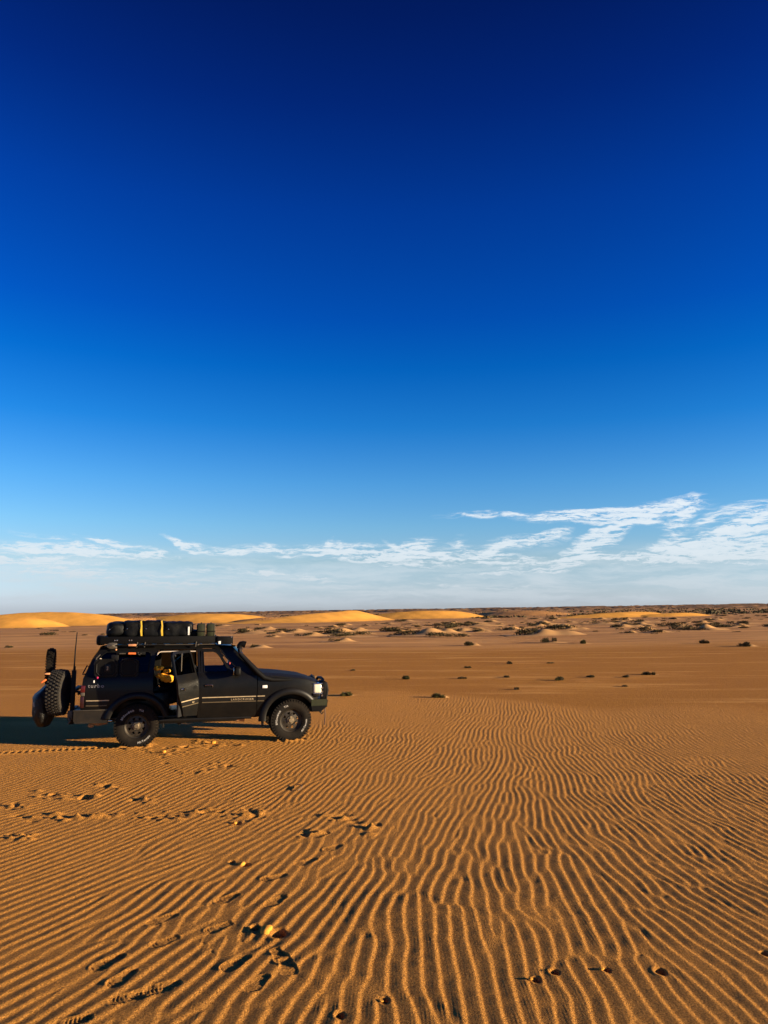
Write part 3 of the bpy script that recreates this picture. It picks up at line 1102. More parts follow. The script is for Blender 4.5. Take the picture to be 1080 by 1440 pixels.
for (u, dv, w_, lab) in far_named:
    x, y, z = spot2(u, dv)
    o = bpy.data.objects.new('mound_shrub', random.choice(FAR))
    col.objects.link(o)
    o.location = (x, y, z)
    o.scale = (w_ * .8, w_ * .65, w_ * random.uniform(.75, .95) * .50)
    tag(o, lab, 'bush', 'bushes on sand mounds across the plain')
    mound(x + w_ * .55, y + .1, w_ * .85, w_ * .20)
cnt = 0
taken = []
rr_ = random.Random(12)
while cnt < 185:
    u = rr_.uniform(-60, 1140)
    if u < 330:
        if rr_.random() > 0.13: continue
        dv = rr_.uniform(16, 36)
    elif u < 540:
        if rr_.random() > 0.55: continue
        dv = rr_.triangular(16, 40, 26)
    else:
        dv = rr_.triangular(13, 40, 22)
    x, y, z = spot2(u, dv)
    if any(abs(u - a) < 9 and abs(dv - b) < 1.6 for a, b in taken): continue
    if any(abs(u - q[0]) < 20 and abs(dv - q[1]) < 3 for q in far_named): continue
    taken.append((u, dv))
    cnt += 1
    w_ = rr_.choice((.6, .75, .9, 1.2, 1.5, 2.0, 2.4))
    o = bpy.data.objects.new('mound_shrub', rr_.choice(FAR))
    col.objects.link(o)
    o.location = (x, y, z)
    o.rotation_euler = (0, 0, rr_.uniform(-.5, .5))
    o.scale = (w_, w_ * .8, w_ * rr_.uniform(.35, .62))
    has_m = rr_.random() < .8
    sz = 'tiny' if w_ < .8 else 'small' if w_ < 1.2 else 'middling' if w_ < 2 else 'wide'
    sector = ['beyond the car tail', 'above the car rear', 'above the car bonnet', 'right of the car nose', 'left of the centre dune', 'below the centre dune',
              'right of the centre dune', 'below the brown drift', 'left of the thin dune', 'below the thin dune', 'right of the thin dune', 'near the right edge'][min(11, max(0, int((u + 60) / 100)))]
    band = 'in the farthest rows' if dv < 19 else 'in the middle rows' if dv < 27 else 'in the nearest rows'
    lab = '%s dark bush %s %s, %s' % (sz, 'on a pale mound' if has_m else 'on flat sand', band, sector)
    tag(o, lab, 'bush', 'far bushes: ' + lab)
    if has_m:
        mound(x + w_ * .5, y + .1, w_ * rr_.uniform(.6, 1.1), w_ * rr_.uniform(.10, .24))


def far_scrub():
    r_ = random.Random(9)
    vs, fs = [], []
    for _ in range(1100):
        u = r_.triangular(100, 1200, 950) if r_.random() < .7 else r_.uniform(-80, 1160)
        dv = r_.uniform(2.2, 13)
        x, y, z = spot2(u, dv)
        s = r_.uniform(.8, 2.2) * (1 + y / 900)
        for _k in range(9):
            k = len(vs)
            cx, cy = x + r_.gauss(0, .45) * s, y + r_.gauss(0, .4) * s
            hh = s * r_.uniform(.08, .26)
            ww = s * r_.uniform(.12, .35)
            a = r_.uniform(0, 3.1)
            dx, dy = math.cos(a) * ww, math.sin(a) * ww
            vs += [(cx - dx, cy - dy, z - .1), (cx + dx, cy + dy, z - .1), (cx + dx * .3, cy + dy * .3, z + hh)]
            fs.append((k, k + 1, k + 2))
    me = bpy.data.meshes.new('scrub')
    me.from_pydata(vs, [], fs)
    me.materials.append(M['leaf'])
    o = bpy.data.objects.new('scrub', me)
    col.objects.link(o)
    tag(o, 'dark low scrub dotting the far plain below the horizon', 'scrub', kind='stuff')


far_scrub()


# ------------------------------------------------------------------ stones, added burrow rim lumps and twig on the sand
def stone(u, v, d, lab, seed, lift=0.3):
    x, y, z = spot(u, v)
    b = MB()
    b.soft((0, 0, 0), d, 7, 2.6, d[0] * .22, seed, 14)
    o = b.build('stone', M['stone'], None, loc=(x, y, z + d[2] * lift + .004), rz=seed)
    tag(o, lab, 'stone')


stone(374, 1311, (.11, .09, .055), 'biggest orange clod beside a dark pit among the footprints', 1.3, .1)
stone(339, 1216, (.075, .06, .035), 'small orange clod up the trail from the biggest clod', 4.1, .1)
stone(330, 1158, (.06, .05, .03), 'dark edged clod beside the trail, farthest up the slope', 2.2, .1)
stone(536, 1409, (.04, .03, .014), 'lump for the lit rim of a small burrow at the bottom edge', 5.2)  # small lumps added beside the burrows to give their sunlit rims
stone(772, 1366, (.04, .03, .012), 'lump for the lit rim of the left burrow of the pair at lower right', 7.7)
stone(746, 1378, (.03, .026, .012), 'lump for the lit left rim of the lowest burrow at lower right', 3.4)
stone(846, 1364, (.03, .026, .010), 'lump for the lit rim of the middle burrow at lower right', 6.6)
stone(300, 1046, (.10, .08, .05), 'pale clod of broken sand beneath the car sill', 8.1)
stone(228, 1059, (.12, .08, .05), 'pale clod in front of the rear wheel', 9.2)
tw = MB()
x, y, z = spot(421, 1112)
tw.tube([(-.02, -.05, .005), (.02, .0, .02), (.03, .10, .022), (.005, .20, .02), (-.05, .24, .02), (-.07, .22, .012)], [.007, .008, .008, .007, .006, .004], 6)
tag(tw.build('twig', M['bark'], None, loc=(x, y, z + .012)), 'dark hooked twig lying alone on the rippled sand', 'twig')
# ------------------------------------------------------------------ the off-road car
RW, FW = spot(190.5, 1051), spot(408.5, 1041.3)       # where the two near wheels stand
CAR_A = math.atan2(FW[1] - RW[1], FW[0] - RW[0])
HW = 0.93                                             # half width over the tyres
WB = 2.85
car = empty('off_road_car', (RW[0] - math.sin(CAR_A) * HW, RW[1] + math.cos(CAR_A) * HW, -0.020), CAR_A)
tag(car, 'dusty black four wheel drive car with loaded roof rack, snorkel and open rear passenger door', 'car')


def body_y(x, z):
    y = float(np.interp(z, [.38, .50, .70, .88, 1.05, 1.18, 1.26, 1.31, 1.34, 1.72, 1.79, 1.84, 1.87],
                        [.84, .868, .893, .902, .900, .888, .872, .850, .838, .735, .705, .66, .60]))
    if x > 2.7: y -= .13 * ((x - 2.7) / .75) ** 2
    if x < -.55: y -= .05 * ((-.55 - x) / .45) ** 2
    return y


def shell(bm, off):
    """give an open sheet thickness: a second skin shifted by off, joined along the border"""
    bm.verts.index_update()
    vs, fs = bm.verts[:], bm.faces[:]
    border = [e for e in bm.edges if len(e.link_faces) == 1]
    bl = []
    for e in border:
        lp = e.link_loops[0]
        bl.append((lp.vert, lp.link_loop_next.vert))
    mp = {v: bm.verts.new(v.co + off) for v in vs}
    for f in fs:
        bm.faces.new([mp[v] for v in reversed(f.verts[:])])
    for a, b_ in bl:
        bm.faces.new((b_, a, mp[a], mp[b_]))


def panel(name, poly, holes, m, parent, side=-1, thick=.02, out=0.0, dx=.09, dz=.06, fn=None, angle=30):
    """sheet cut to an outline in (x, z), holes included, pressed to the curve of the body side"""
    bm = bmesh.new()
    for loop in [poly] + list(holes):
        vs = [bm.verts.new((x, 0, z)) for x, z in loop]
        for i in range(len(vs)):
            bm.edges.new((vs[i], vs[(i + 1) % len(vs)]))
    bmesh.ops.triangle_fill(bm, use_beauty=True, use_dissolve=False, edges=bm.edges[:], normal=(0, -1, 0))
    xs = [p[0] for p in poly]; zs = [p[1] for p in poly]
    x = math.ceil(min(xs) / dx) * dx
    while x < max(xs):
        bmesh.ops.bisect_plane(bm, geom=bm.verts[:] + bm.edges[:] + bm.faces[:], plane_co=(x + .0013, 0, 0), plane_no=(1, 0, 0), dist=1e-5)
        x += dx
    z = math.ceil(min(zs) / dz) * dz
    while z < max(zs):
        bmesh.ops.bisect_plane(bm, geom=bm.verts[:] + bm.edges[:] + bm.faces[:], plane_co=(0, 0, z + .0007), plane_no=(0, 0, 1), dist=1e-5)
        z += dz
    for v in bm.verts:
        yy = fn(v.co.x, v.co.z) if fn else body_y(v.co.x, v.co.z) + out
        v.co.y = side * yy
    bmesh.ops.recalc_face_normals(bm, faces=bm.faces)
    n = sum((f.normal.y for f in bm.faces))
    if n * side < 0:
        bmesh.ops.reverse_faces(bm, faces=bm.faces)
    if thick:
        shell(bm, Vector((0, -side * thick, 0)))
    me = bpy.data.meshes.new(name)
    bm.to_mesh(me); bm.free()
    me.materials.append(m)
    me.polygons.foreach_set('use_smooth', [True] * len(me.polygons))
    me.set_sharp_from_angle(angle=R(angle))
    o = bpy.data.objects.new(name, me)
    col.objects.link(o)
    o.parent = parent
    return o


def arc(cx, cz, r, a0, a1, n, ez=1.0):
    return [(cx + r * math.cos(R(a0 + (a1 - a0) * i / n)), cz + ez * r * math.sin(R(a0 + (a1 - a0) * i / n))) for i in range(n + 1)]


REAR_ARCH = arc(0, .42, .50, 172, 12, 16, .98)      # left to right
FRONT_ARCH = arc(WB, .42, .49, 170, 8, 16, .98)

# ---- body sides
quarter = [(-1.0, .72)] + [(-.50, .72)] + [p for p in REAR_ARCH if p[1] > .72 or p[0] > 0][:-1] + [(.49, .50), (.40, .80), (.27, 1.0), (.255, 1.30), (.29, 1.70), (.36, 1.775), (1.02, 1.775), (1.06, 1.72), (1.085, 1.30), (1.09, .50), (1.15, .50), (1.125, 1.30), (1.10, 1.72), (1.14, 1.785), (1.36, 1.785), (1.48, 1.74), (1.60, 1.60), (1.93, 1.28),
           (2.12, 1.28), (2.28, 1.29), (2.05, 1.50), (1.78, 1.75), (1.70, 1.83), (1.30, 1.862), (.3, 1.868), (-.55, 1.868), (-.72, 1.82), (-.84, 1.60), (-.97, 1.27), (-1.0, 1.0)]
qwin = [(-.80, 1.36), (.16, 1.36), (.20, 1.70), (.14, 1.74), (-.60, 1.74), (-.68, 1.68)]
for s in (-1, 1):
    pass
body_parts = []


def join_into(name, objs, parent, m):
    bm = bmesh.new()
    for o in objs:
        bm.from_mesh(o.data)
        bpy.data.objects.remove(o)
    me = bpy.data.meshes.new(name)
    bm.to_mesh(me); bm.free()
    me.materials.append(m)
    o = bpy.data.objects.new(name, me)
    col.objects.link(o)
    o.parent = parent
    return o


def box_obj(c, d, bevel=0.0, rot=None):
    b = MB(); b.box(c, d, rot, bevel)
    return b.build('tmp', M['paint'])


objs = []
for s in (-1, 1):
    objs.append(panel('tmp', quarter, [qwin], M['paint'], None, s))
    # windscreen pillar foot and door frame header are in the outline above; sill box and cant rail
    objs.append(box_obj((1.05, s * .80, .46), (1.55, .12, .09), .015))
    objs.append(box_obj((1.11, s * .78, .92), (.10, .10, .84), .01))


def roof_z(x, y):
    t = abs(y) / .66
    fx = float(np.interp(x, [-.74, -.60, -.3, .8, 1.4, 1.62, 1.72], [1.80, 1.855, 1.875, 1.885, 1.875, 1.85, 1.82]))
    return fx - .035 * t ** 2.2


bm = bmesh.new()
gx = list(np.linspace(-.74, 1.72, 26)); gy = list(np.linspace(-.665, .665, 17))
grid = [[bm.verts.new((x, y * float(np.interp(x, [-.74, -.5, 1.5, 1.72], [.96, 1, 1, .97])), roof_z(x, y))) for y in gy] for x in gx]
for i in range(len(gx) - 1):
    for j in range(len(gy) - 1):
        bm.faces.new((grid[i][j], grid[i + 1][j], grid[i + 1][j + 1], grid[i][j + 1]))
shell(bm, Vector((0, 0, -.03)))
me = bpy.data.meshes.new('tmp'); bm.to_mesh(me); bm.free()
me.polygons.foreach_set('use_smooth', [True] * len(me.polygons))
objs.append(bpy.data.objects.new('tmp', me)); col.objects.link(objs[-1])
# floor, firewall, cowl, inner arches, radiator panel
for c, d in [((.62, 0, .52), (3.1, 1.55, .06)), ((2.16, 0, .90), (.05, 1.60, .76)), ((2.22, 0, 1.27), (.22, 1.60, .04)), ((-.45, 0, .80), (1.0, 1.20, .05)),
             ((2.75, .52, .80), (1.2, .05, .55)), ((2.75, -.52, .80), (1.2, .05, .55)), ((0, .58, .75), (1.1, .04, .40)), ((0, -.58, .75), (1.1, .04, .40)), ((1.0, 0, .47), (4.3, .9, .10))]:
    objs.append(box_obj(c, d, .008))
body = join_into('body', objs, car, M['paint'])
body.data.polygons.foreach_set('use_smooth', [True] * len(body.data.polygons))
body.data.set_sharp_from_angle(angle=R(30))

# dark side glass
for s in (-1, 1):
    g = panel('side_window', [(x + (0.01 if x > -.3 else -.01), z + (.01 if z > 1.5 else -.01)) for x, z in qwin], [], M['tint'], car, s, 0, -.014)
for s in (-1, 1):
    b = MB()
    for (x0, z0), (x1, z1) in zip(qwin, qwin[1:] + qwin[:1]):
        b.tube([(x0, s * (body_y(x0, z0) + .003), z0), (x1, s * (body_y(x1, z1) + .003), z1)], .009, 6)
    b.build('window_seal', M['rubber'], car)

# ---- front wings
fend = [(2.20, .50), (2.36, .50)] + [p for p in FRONT_ARCH if p[1] > .5] + [(3.40, .80), (3.45, .88), (3.44, 1.03), (3.36, 1.09), (3.15, 1.155), (2.75, 1.205), (2.30, 1.26), (2.205, 1.26)]
for s in (-1, 1):
    fo = panel('front_wing', fend, [], M['paint'], car, s)
    # turn signal on the wing
    b = MB()
    b.box((2.34, s * (body_y(2.34, 1.05) + .008), 1.05), (.095, .018, .055), None, .006)
    li = b.build('turn_signal', M['white'], fo)
    li['label'] = 'white oblong repeater lamp'

# ---- bonnet
bm = bmesh.new()
xs = list(np.linspace(2.20, 3.44, 22)); ys = list(np.linspace(-1, 1, 19))


def hood_edge(x):
    return body_y(x, 1.16) - .015


def hood_pt(x, t):
    zc = float(np.interp(x, [2.20, 2.7, 3.1, 3.3, 3.44], [1.30, 1.262, 1.205, 1.15, 1.085]))
    ze = float(np.interp(x, [2.20, 2.75, 3.15, 3.36, 3.44], [1.265, 1.210, 1.160, 1.095, 1.05]))
    q = abs(t)
    z = ze + (zc - ze) * (1 - q ** 3.5) + .012 * math.exp(-((q - .62) / .12) ** 2) * (1 if x < 3.2 else .4)
    return (x + .05 * (1 - q ** 2) * ((x - 2.2) / 1.24) ** 2, t * hood_edge(x), z)


grid = [[bm.verts.new(hood_pt(x, t)) for t in ys] for x in xs]
for i in range(len(xs) - 1):
    for j in range(len(ys) - 1):
        bm.faces.new((grid[i][j], grid[i + 1][j], grid[i + 1][j + 1], grid[i][j + 1]))
shell(bm, Vector((0, 0, -.025)))
me = bpy.data.meshes.new('bonnet'); bm.to_mesh(me); bm.free()
me.materials.append(M['paint_dull'])
me.polygons.foreach_set('use_smooth', [True] * len(me.polygons))
o = bpy.data.objects.new('bonnet', me); col.objects.link(o); o.parent = car

# ---- nose: grille, lamps
b = MB()
b.box((3.43, 0, .93), (.06, 1.10, .24), None, .01)
grl = b.build('grille', M['black'], car)
for k in range(5):
    b = MB(); b.box((3.468, 0, .84 + .045 * k), (.02, 1.04, .014), None, .003)
    b.build('grille_bar', M['steel'], grl)
for s in (-1, 1):
    b = MB()
    b.soft((3.385, s * .69, .98), (.17, .30, .175), 6, 8, 0)
    h = b.build('headlight', M['lamp'], car)
    h['label'] = 'headlight bright in the low sun'
    b = MB()
    for zz in (.885, 1.075):
        b.box((3.39, s * .69, zz), (.18, .32, .014), None, .004)
    b.box((3.475, s * .69, .98), (.012, .32, .016), None, .003)
    b.build('lamp_rim', M['chrome'], h)
    b = MB(); b.box((3.36, s * .70, .85), (.14, .30, .05), None, .01)
    b.build('lower_trim', M['flare'], car)

# ---- winch bumper with hoops
b = MB()
b.prism([(3.20, .78), (3.585, .775), (3.60, .74), (3.585, .62), (3.46, .53), (3.26, .53), (3.22, .62), (3.30, .66)], -.80, .80)
bump = b.build('front_bumper', M['steel'], car, angle=20)
for s in (-1, 1):
    b = MB(); b.prism([(3.26, .775), (3.575, .77), (3.575, .655), (3.26, .65)], s * .802, s * .88)
    w_ = b.build('bumper_wing', M['olive'], bump)
    b = MB(); b.prism([(3.26, .65), (3.57, .65), (3.45, .54), (3.28, .56)], s * .78, s * .86)
    b.build('bumper_underside', M['black'], bump)
for s in (-1, 1):
    b = MB()
    b.tube([(3.56, s * .78, .77), (3.59, s * .78, .95), (3.57, s * .77, 1.07), (3.52, s * .75, 1.10), (3.48, s * .58, 1.10), (3.50, s * .40, 1.08), (3.55, s * .38, .90), (3.57, s * .38, .77)], .028, 12)
    b.tube([(3.57, s * .78, .93), (3.60, s * .58, .93), (3.57, s * .38, .93)], .022, 10)
    b.build('lamp_hoop', M['black'], bump)
b = MB()
b.tube([(3.57, -.38, 1.05), (3.59, -.3, 1.10), (3.60, 0, 1.115), (3.59, .3, 1.10), (3.57, .38, 1.05)], .028, 12)
b.build('centre_hoop', M['black'], bump)
for s in (-1, 1):
    for k in range(3):
        b = MB()
        b.lathe([(0, -.012), (.020, -.012), (.024, -.004), (.024, .01)], (3.485, s * .800, .84 + k * .075), 14, 'Y')
        b.lathe([(.028, -.016), (.030, .02), (.022, .02)], (3.485, s * .800, .84 + k * .075), 14, 'Y')
        b.build('side_lamp', M['chrome'], bump)
    b = MB(); b.box((3.515, s * .782, .93), (.13, .04, .33), None, .01)
    b.build('lamp_bracket', M['black'], bump)
b = MB(); b.box((3.48, -.66, .535), (.05, .03, .07), None, .008); b.tube([(3.46, -.70, .51), (3.50, -.70, .47), (3.53, -.70, .51)], .012, 8)
b.build('shackle', M['steel'], bump)
b = MB(); b.tube([(3.57, -.60, .60), (3.585, -.60, .45), (3.578, -.60, .34), (3.57, -.60, .235)], [.009, .008, .011, .009], 8)
b.build('hanging_strap', M['darkred'], bump)

# ---- wheel arch flares
def flare(name, cx, cz, r0, r1, a0, a1, s, squash=.98):
    b = MB()
    prof = [(r0, -.02), (r0, .035), (r0 + .02, .050), (r0 + (r1 - r0) * .6, .045), (r1 - .015, .022), (r1, -.01)]
    n = 34
    rings = []
    for i in range(n + 1):
        a = R(a0 + (a1 - a0) * i / n)
        ring = []
        for rr, h in prof:
            x = cx + rr * math.cos(a); z = cz + squash * rr * math.sin(a)
            ring.append(b.bm.verts.new((x, s * (body_y(x, max(z, .7)) + h), z)))
        rings.append(ring)
    for p, q in zip(rings, rings[1:]):
        for k in range(len(prof) - 1):
            b.bm.faces.new((p[k], q[k], q[k + 1], p[k + 1]))
    for ring in (rings[0], rings[-1]):
        b.bm.faces.new(ring)
    return b.build(name, M['flare'], car, angle=50)


for s in (-1, 1):
    flare('wheel_arch_flare', 0, .42, .485, .61, 166, 15, s)
    flare('wheel_arch_flare', WB, .42, .485, .62, 182, 32, s)

# ---- wheels
def tread_blocks(b, R0, W, n, seed):
    for k in range(n):
        a = 2 * math.pi * k / n
        for row, (yy, dw, ph) in enumerate([(-.085, .05, 0), (-.028, .045, .5), (.028, .045, 0), (.085, .05, .5)]):
            aa = a + ph * 2 * math.pi / n
            rot = Matrix.Rotation(-aa, 4, 'Y')
            c = rot @ Vector((R0, 0, 0))
            b.box((c.x, yy * W / .24, c.z), (.022, dw, 2 * math.pi * R0 / n * .62), rot)
        rot = Matrix.Rotation(-(a + .25 * 2 * math.pi / n), 4, 'Y')
        for sy in (-1, 1):
            c = rot @ Vector((R0 - .012, 0, 0))
            b.box((c.x, sy * W * .46, c.z), (.05, .030, 2 * math.pi * R0 / n * .5), rot)


TYRE_R, TYRE_W = .395, .255


def make_wheel(lettered=True):
    w = empty('wheel', parent=car)
    b = MB()
    hw = TYRE_W / 2
    b.lathe([(.215, -hw * .78), (.235, -hw * .90), (.28, -hw * 1.02), (.33, -hw * 1.03), (.365, -hw * .97), (.380, -hw * .88), (.384, 0), (.380, hw * .88), (.365, hw * .97), (.33, hw * 1.03),
             (.28, hw * 1.02), (.235, hw * .90), (.215, hw * .78)], seg=72, closed=True)
    tread_blocks(b, .386, TYRE_W, 44, 0)
    b.build('tyre', M['tyre'], w, angle=40)
    # rim: barrel, lip, disc with eight holes
    b = MB()
    b.lathe([(.226, -.112), (.232, -.104), (.228, -.090), (.205, -.082), (.196, -.05), (.19, .10), (.22, .11)], seg=56)
    b.lathe([(.205, -.085), (.19, -.070), (.182, -.058)], seg=56)
    holes = []
    for k in range(8):
        a = 2 * math.pi * (k + .5) / 8
        h = [(.155, -.14), (.155, .14), (.142, .20), (.108, .06), (.108, -.06), (.142, -.20)]
        holes.append([(rr * math.cos(a + da), rr * math.sin(a + da)) for rr, da in h])
    bm2 = b.bm
    es = []
    def loop(pts):
        vs = [bm2.verts.new((x, -.055 - .015 * math.exp(-((math.hypot(x, z) - .085) / .05) ** 2), z)) for x, z in pts]
        for i in range(len(vs)):
            es.append(bm2.edges.new((vs[i], vs[(i + 1) % len(vs)])))
    loop([(.186 * math.cos(2 * math.pi * i / 56), .186 * math.sin(2 * math.pi * i / 56)) for i in range(56)])
    for h in holes: loop(h)
    loop([(.075 * math.cos(2 * math.pi * i / 24), .075 * math.sin(2 * math.pi * i / 24)) for i in range(24)])
    bmesh.ops.triangle_fill(bm2, use_beauty=True, edges=es, normal=(0, -1, 0))
    b.build('rim', M['rim'], w, angle=30)
    b = MB()
    b.lathe([(.0, -.105), (.038, -.105), (.045, -.098), (.048, -.07), (.072, -.068), (.078, -.05)], seg=28)
    for k in range(6):
        a = 2 * math.pi * k / 6
        b.lathe([(0, -.088), (.010, -.088), (.011, -.066)], (.060 * math.cos(a), 0, .060 * math.sin(a)), 6)
    b.build('hub', M['hub'], w)
    if lettered:
        for body_t, a_mid, rad, flip, size in [('BFGoodrich', 128, .293, 1, .052), ('T/A', 74, .293, 1, .052), ('All-Terrain', 300, .293, -1, .050)]:
            me = text_mesh(body_t, size, .0015, 'CENTER', 1.12, .0012)
            def bend(x, y, z, a_mid=a_mid, rad=rad, flip=flip):
                if flip > 0:
                    a = R(a_mid) - x / rad; rr = rad + y - .018
                else:
                    a = R(a_mid) + x / rad; rr = rad - y + .018
                return Vector((rr * math.cos(a), -TYRE_W / 2 * 1.025 - .004 - z, rr * math.sin(a)))
            text_obj('tyre_lettering', me, M['letter'], w, bend)
    return w


wheels = []
w0 = make_wheel(True)
plain_w = make_wheel(False)
w0.location = (0, -(HW - TYRE_W / 2), TYRE_R)
w1 = copy_tree(w0, car)
w1.location = (WB, -(HW - TYRE_W / 2), TYRE_R)
w1.rotation_euler = (0, R(-38), R(5))
plain_w.location = (0, HW - TYRE_W / 2, TYRE_R)
plain_w.rotation_euler = (0, 0, math.pi)
w3 = copy_tree(plain_w, car)
w3.location = (WB, HW - TYRE_W / 2, TYRE_R)
w3.rotation_euler = (0, 0, math.pi + R(5))
for x in (0, WB):
    b = MB(); b.tube([(x, -.75, .39), (x, .75, .39)], .05, 14); b.soft((x, .12, .40), (.28, .30, .26), 5, 3, 0)
    b.build('axle', M['black'], car)
b = MB(); b.tube([(.25, -.25, .45), (WB - .2, -.15, .45)], .035, 10)
b.build('drive_shaft', M['black'], car)

# ---- doors
door_f_out = [(1.145, .50), (2.19, .50), (2.19, .60), (2.19, 1.26), (1.93, 1.29), (1.56, 1.64), (1.46, 1.745), (1.34, 1.778), (1.125, 1.778), (1.12, 1.60), (1.13, 1.30)]
win_f = [(1.19, 1.345), (1.63, 1.345), (1.625, 1.40), (1.50, 1.60), (1.415, 1.70), (1.36, 1.725), (1.165, 1.725)]
vent = [(1.685, 1.40), (1.83, 1.375), (1.67, 1.52), (1.555, 1.635), (1.53, 1.62), (1.58, 1.545)]


def stripe_pair(parent, x0, x1, xe0, xe1, s, fx=None):
    for nm, z0, z1, m_, e0, e1 in [('upper_stripe', .865, .883, 'gold', x0, x1), ('lower_stripe', .775, .792, 'gold_dim', xe0, xe1)]:
        me = panel(nm, [(e0, z0), (e1, z0), (e1, z1), (e0, z1)], [], M[m_], parent, s, .004, .009)
    panel('rubbing_strip', [(xe0, .797), (xe1, .797), (x1, .860), (x0, .860)], [], M['flare'], parent, s, .006, .006)


def handle(parent, x, s, z=1.09):
    b = MB()
    y = s * (body_y(x, z) + .004)
    b.box((x, y, z), (.17, .012, .055), None, .008)
    hb = b.build('door_handle', M['black'], parent)
    b = MB()
    b.tube([(x - .07, y + s * .012, z + .01), (x - .05, y + s * .022, z + .018), (x + .05, y + s * .022, z + .018), (x + .072, y + s * .016, z + .008), (x + .072, y + s * .008, z - .02)], .007, 8)
    b.build('pull', M['chrome'], hb)


for s in (-1, 1):
    d = panel('front_door', door_f_out, [win_f, vent], M['paint'], car, s, .035, .002)
    panel('window', [(x, z) for x, z in win_f], [], M['glass'], d, s, 0, -.016)
    panel('quarter_light', vent, [], M['glass'], d, s, 0, -.016)
    stripe_pair(d, 1.165, 2.175, 1.165, 2.175, s)
    handle(d, 1.28, s)
    b = MB()
    b.tube([(1.80, s * .84, 1.36), (1.80, s * .93, 1.38)], .025, 8)
    b.soft((1.80, s * 1.02, 1.365), (.13, .24, .175), 6, 4, 0)
    b.build('door_mirror', M['black'], d)
    b = MB(); b.box((1.728, s * 1.02, 1.365), (.012, .19, .13), None, .01)
    b.build('mirror_glass', M['chrome'], d)
    b = MB()
    for (x0, z0), (x1, z1) in zip(win_f, win_f[1:] + win_f[:1]):
        b.tube([(x0, s * (body_y(x0, z0) + .005), z0), (x1, s * (body_y(x1, z1) + .005), z1)], .008, 6)
    b.build('window_seal', M['rubber'], d)
    stripe_pair(car, 2.205, 2.345, 2.205, 2.33, s)
    if s == -1:
        me = text_mesh('LANDCRUISER', .052, .001, 'LEFT', 1.35, .0006)
        text_obj('side_lettering', me, M['gold'], d, lambda x, y, z: Vector((1.70 + x, -(body_y(1.9, .83) + .016) - z, .808 + y)))

# rear doors: one shut on the far side, one swung wide open on the near side
rd_out = [(1.08, .55), (1.075, 1.30), (1.055, 1.71), (1.01, 1.768), (.37, 1.768), (.30, 1.70), (.265, 1.30), (.28, 1.02), (.36, .88), (.47, .72), (.52, .61)]
rd_win = [(1.03, 1.345), (1.01, 1.68), (.97, 1.722), (.42, 1.722), (.35, 1.68), (.315, 1.345)]
HX, HY = 1.09, .885
for s in (-1, 1):
    d = panel('rear_door', rd_out, [rd_win], M['paint'], car, s, .035, .002)
    kids = []
    panel('window', rd_win, [], M['tint'], d, s, 0, -.016)
    stripe_pair(d, .38, 1.065, .43, 1.065, s)
    handle(d, .43, s)
    b = MB()
    b.box((.55, s * (body_y(.55, 1.5) + .004), 1.53), (.022, .012, .40), Matrix.Rotation(R(0), 4, 'Y'), .003)
    b.build('window_divider', M['grey'], d)
    b = MB(); b.box((.70, s * .83, .95), (.62, .05, .70), None, .02)
    b.box((.70, s * .79, 1.10), (.35, .06, .05), None, .015)
    b.build('door_card', M['seat'], d)
    if s == -1:
        me = text_mesh('4x4', .05, .001, 'LEFT', 1.1, .0006)
        text_obj('door_badge', me, M['gold'], d, lambda x, y, z: Vector((.80 + x, -(body_y(.9, .83) + .013) - z, .808 + y)))
        ang = R(63)
        mt = Matrix.Translation((HX, -HY, 0)) @ Matrix.Rotation(ang, 4, 'Z') @ Matrix.Translation((-HX, HY, 0))
        d.matrix_local = mt
        d['label'] = 'rear passenger door standing wide open'
    else:
        pass

# ---- windscreen, rear glass and tailgate
def cross_sheet(name, rows, m, parent, thick=0.0, nseg=12, bow=.09, sgn=1):
    """rows of (x, z, halfwidth); bows forward (sgn 1) or back (-1) at the middle"""
    bm = bmesh.new()
    g = []
    for x, z, hw in rows:
        g.append([bm.verts.new((x + sgn * bow * (1 - t * t), t * hw, z)) for t in np.linspace(-1, 1, nseg + 1)])
    for a, b_ in zip(g, g[1:]):
        for k in range(nseg):
            bm.faces.new((a[k], a[k + 1], b_[k + 1], b_[k]))
    if thick:
        shell(bm, Vector((-.03 * sgn, 0, 0)))
    bmesh.ops.recalc_face_normals(bm, faces=bm.faces)
    me = bpy.data.meshes.new(name); bm.to_mesh(me); bm.free()
    me.materials.append(m)
    me.polygons.foreach_set('use_smooth', [True] * len(me.polygons))
    o = bpy.data.objects.new(name, me); col.objects.link(o); o.parent = parent
    return o


cross_sheet('windscreen', [(2.20, 1.29, .80), (1.98, 1.52, .745), (1.73, 1.80, .665)], M['glass'], car)
tg = cross_sheet('tailgate', [(-.99, .70, .84), (-1.0, 1.0, .85), (-.975, 1.27, .83)], M['paint'], car, .03, 12, .05, -1)
cross_sheet('rear_window', [(-.975, 1.27, .80), (-.85, 1.60, .74), (-.72, 1.82, .66)], M['tint'], tg, 0, 12, .05, -1)
for s in (-1, 1):
    b = MB()
    b.box((-.965, s * .855, 1.085), (.075, .05, .12), Matrix.Rotation(R(4), 4, 'Y'), .008)
    l1 = b.build('tail_light', M['red'], car)
    b = MB(); b.box((-.965, s * .862, .99), (.07, .045, .065), None, .008)
    b.build('reversing_lens', M['grey'], l1)
    b = MB(); b.box((-.970, s * .860, .85), (.065, .045, .20), None, .008)
    b.build('lower_lens', M['darkred'], l1)
b = MB(); b.box((-1.045, -.62, 1.00), (.07, .10, .07), None, .01)
b.build('tailgate_hinge', M['black'], car)
b = MB(); b.tube([(-.95, -.70, 1.34), (-1.0, -.72, 1.34), (-.99, -.72, 1.37), (-.93, -.70, 1.50), (-.90, -.68, 1.46)], .012, 8)
b.build('tailgate_wiper', M['black'], car)
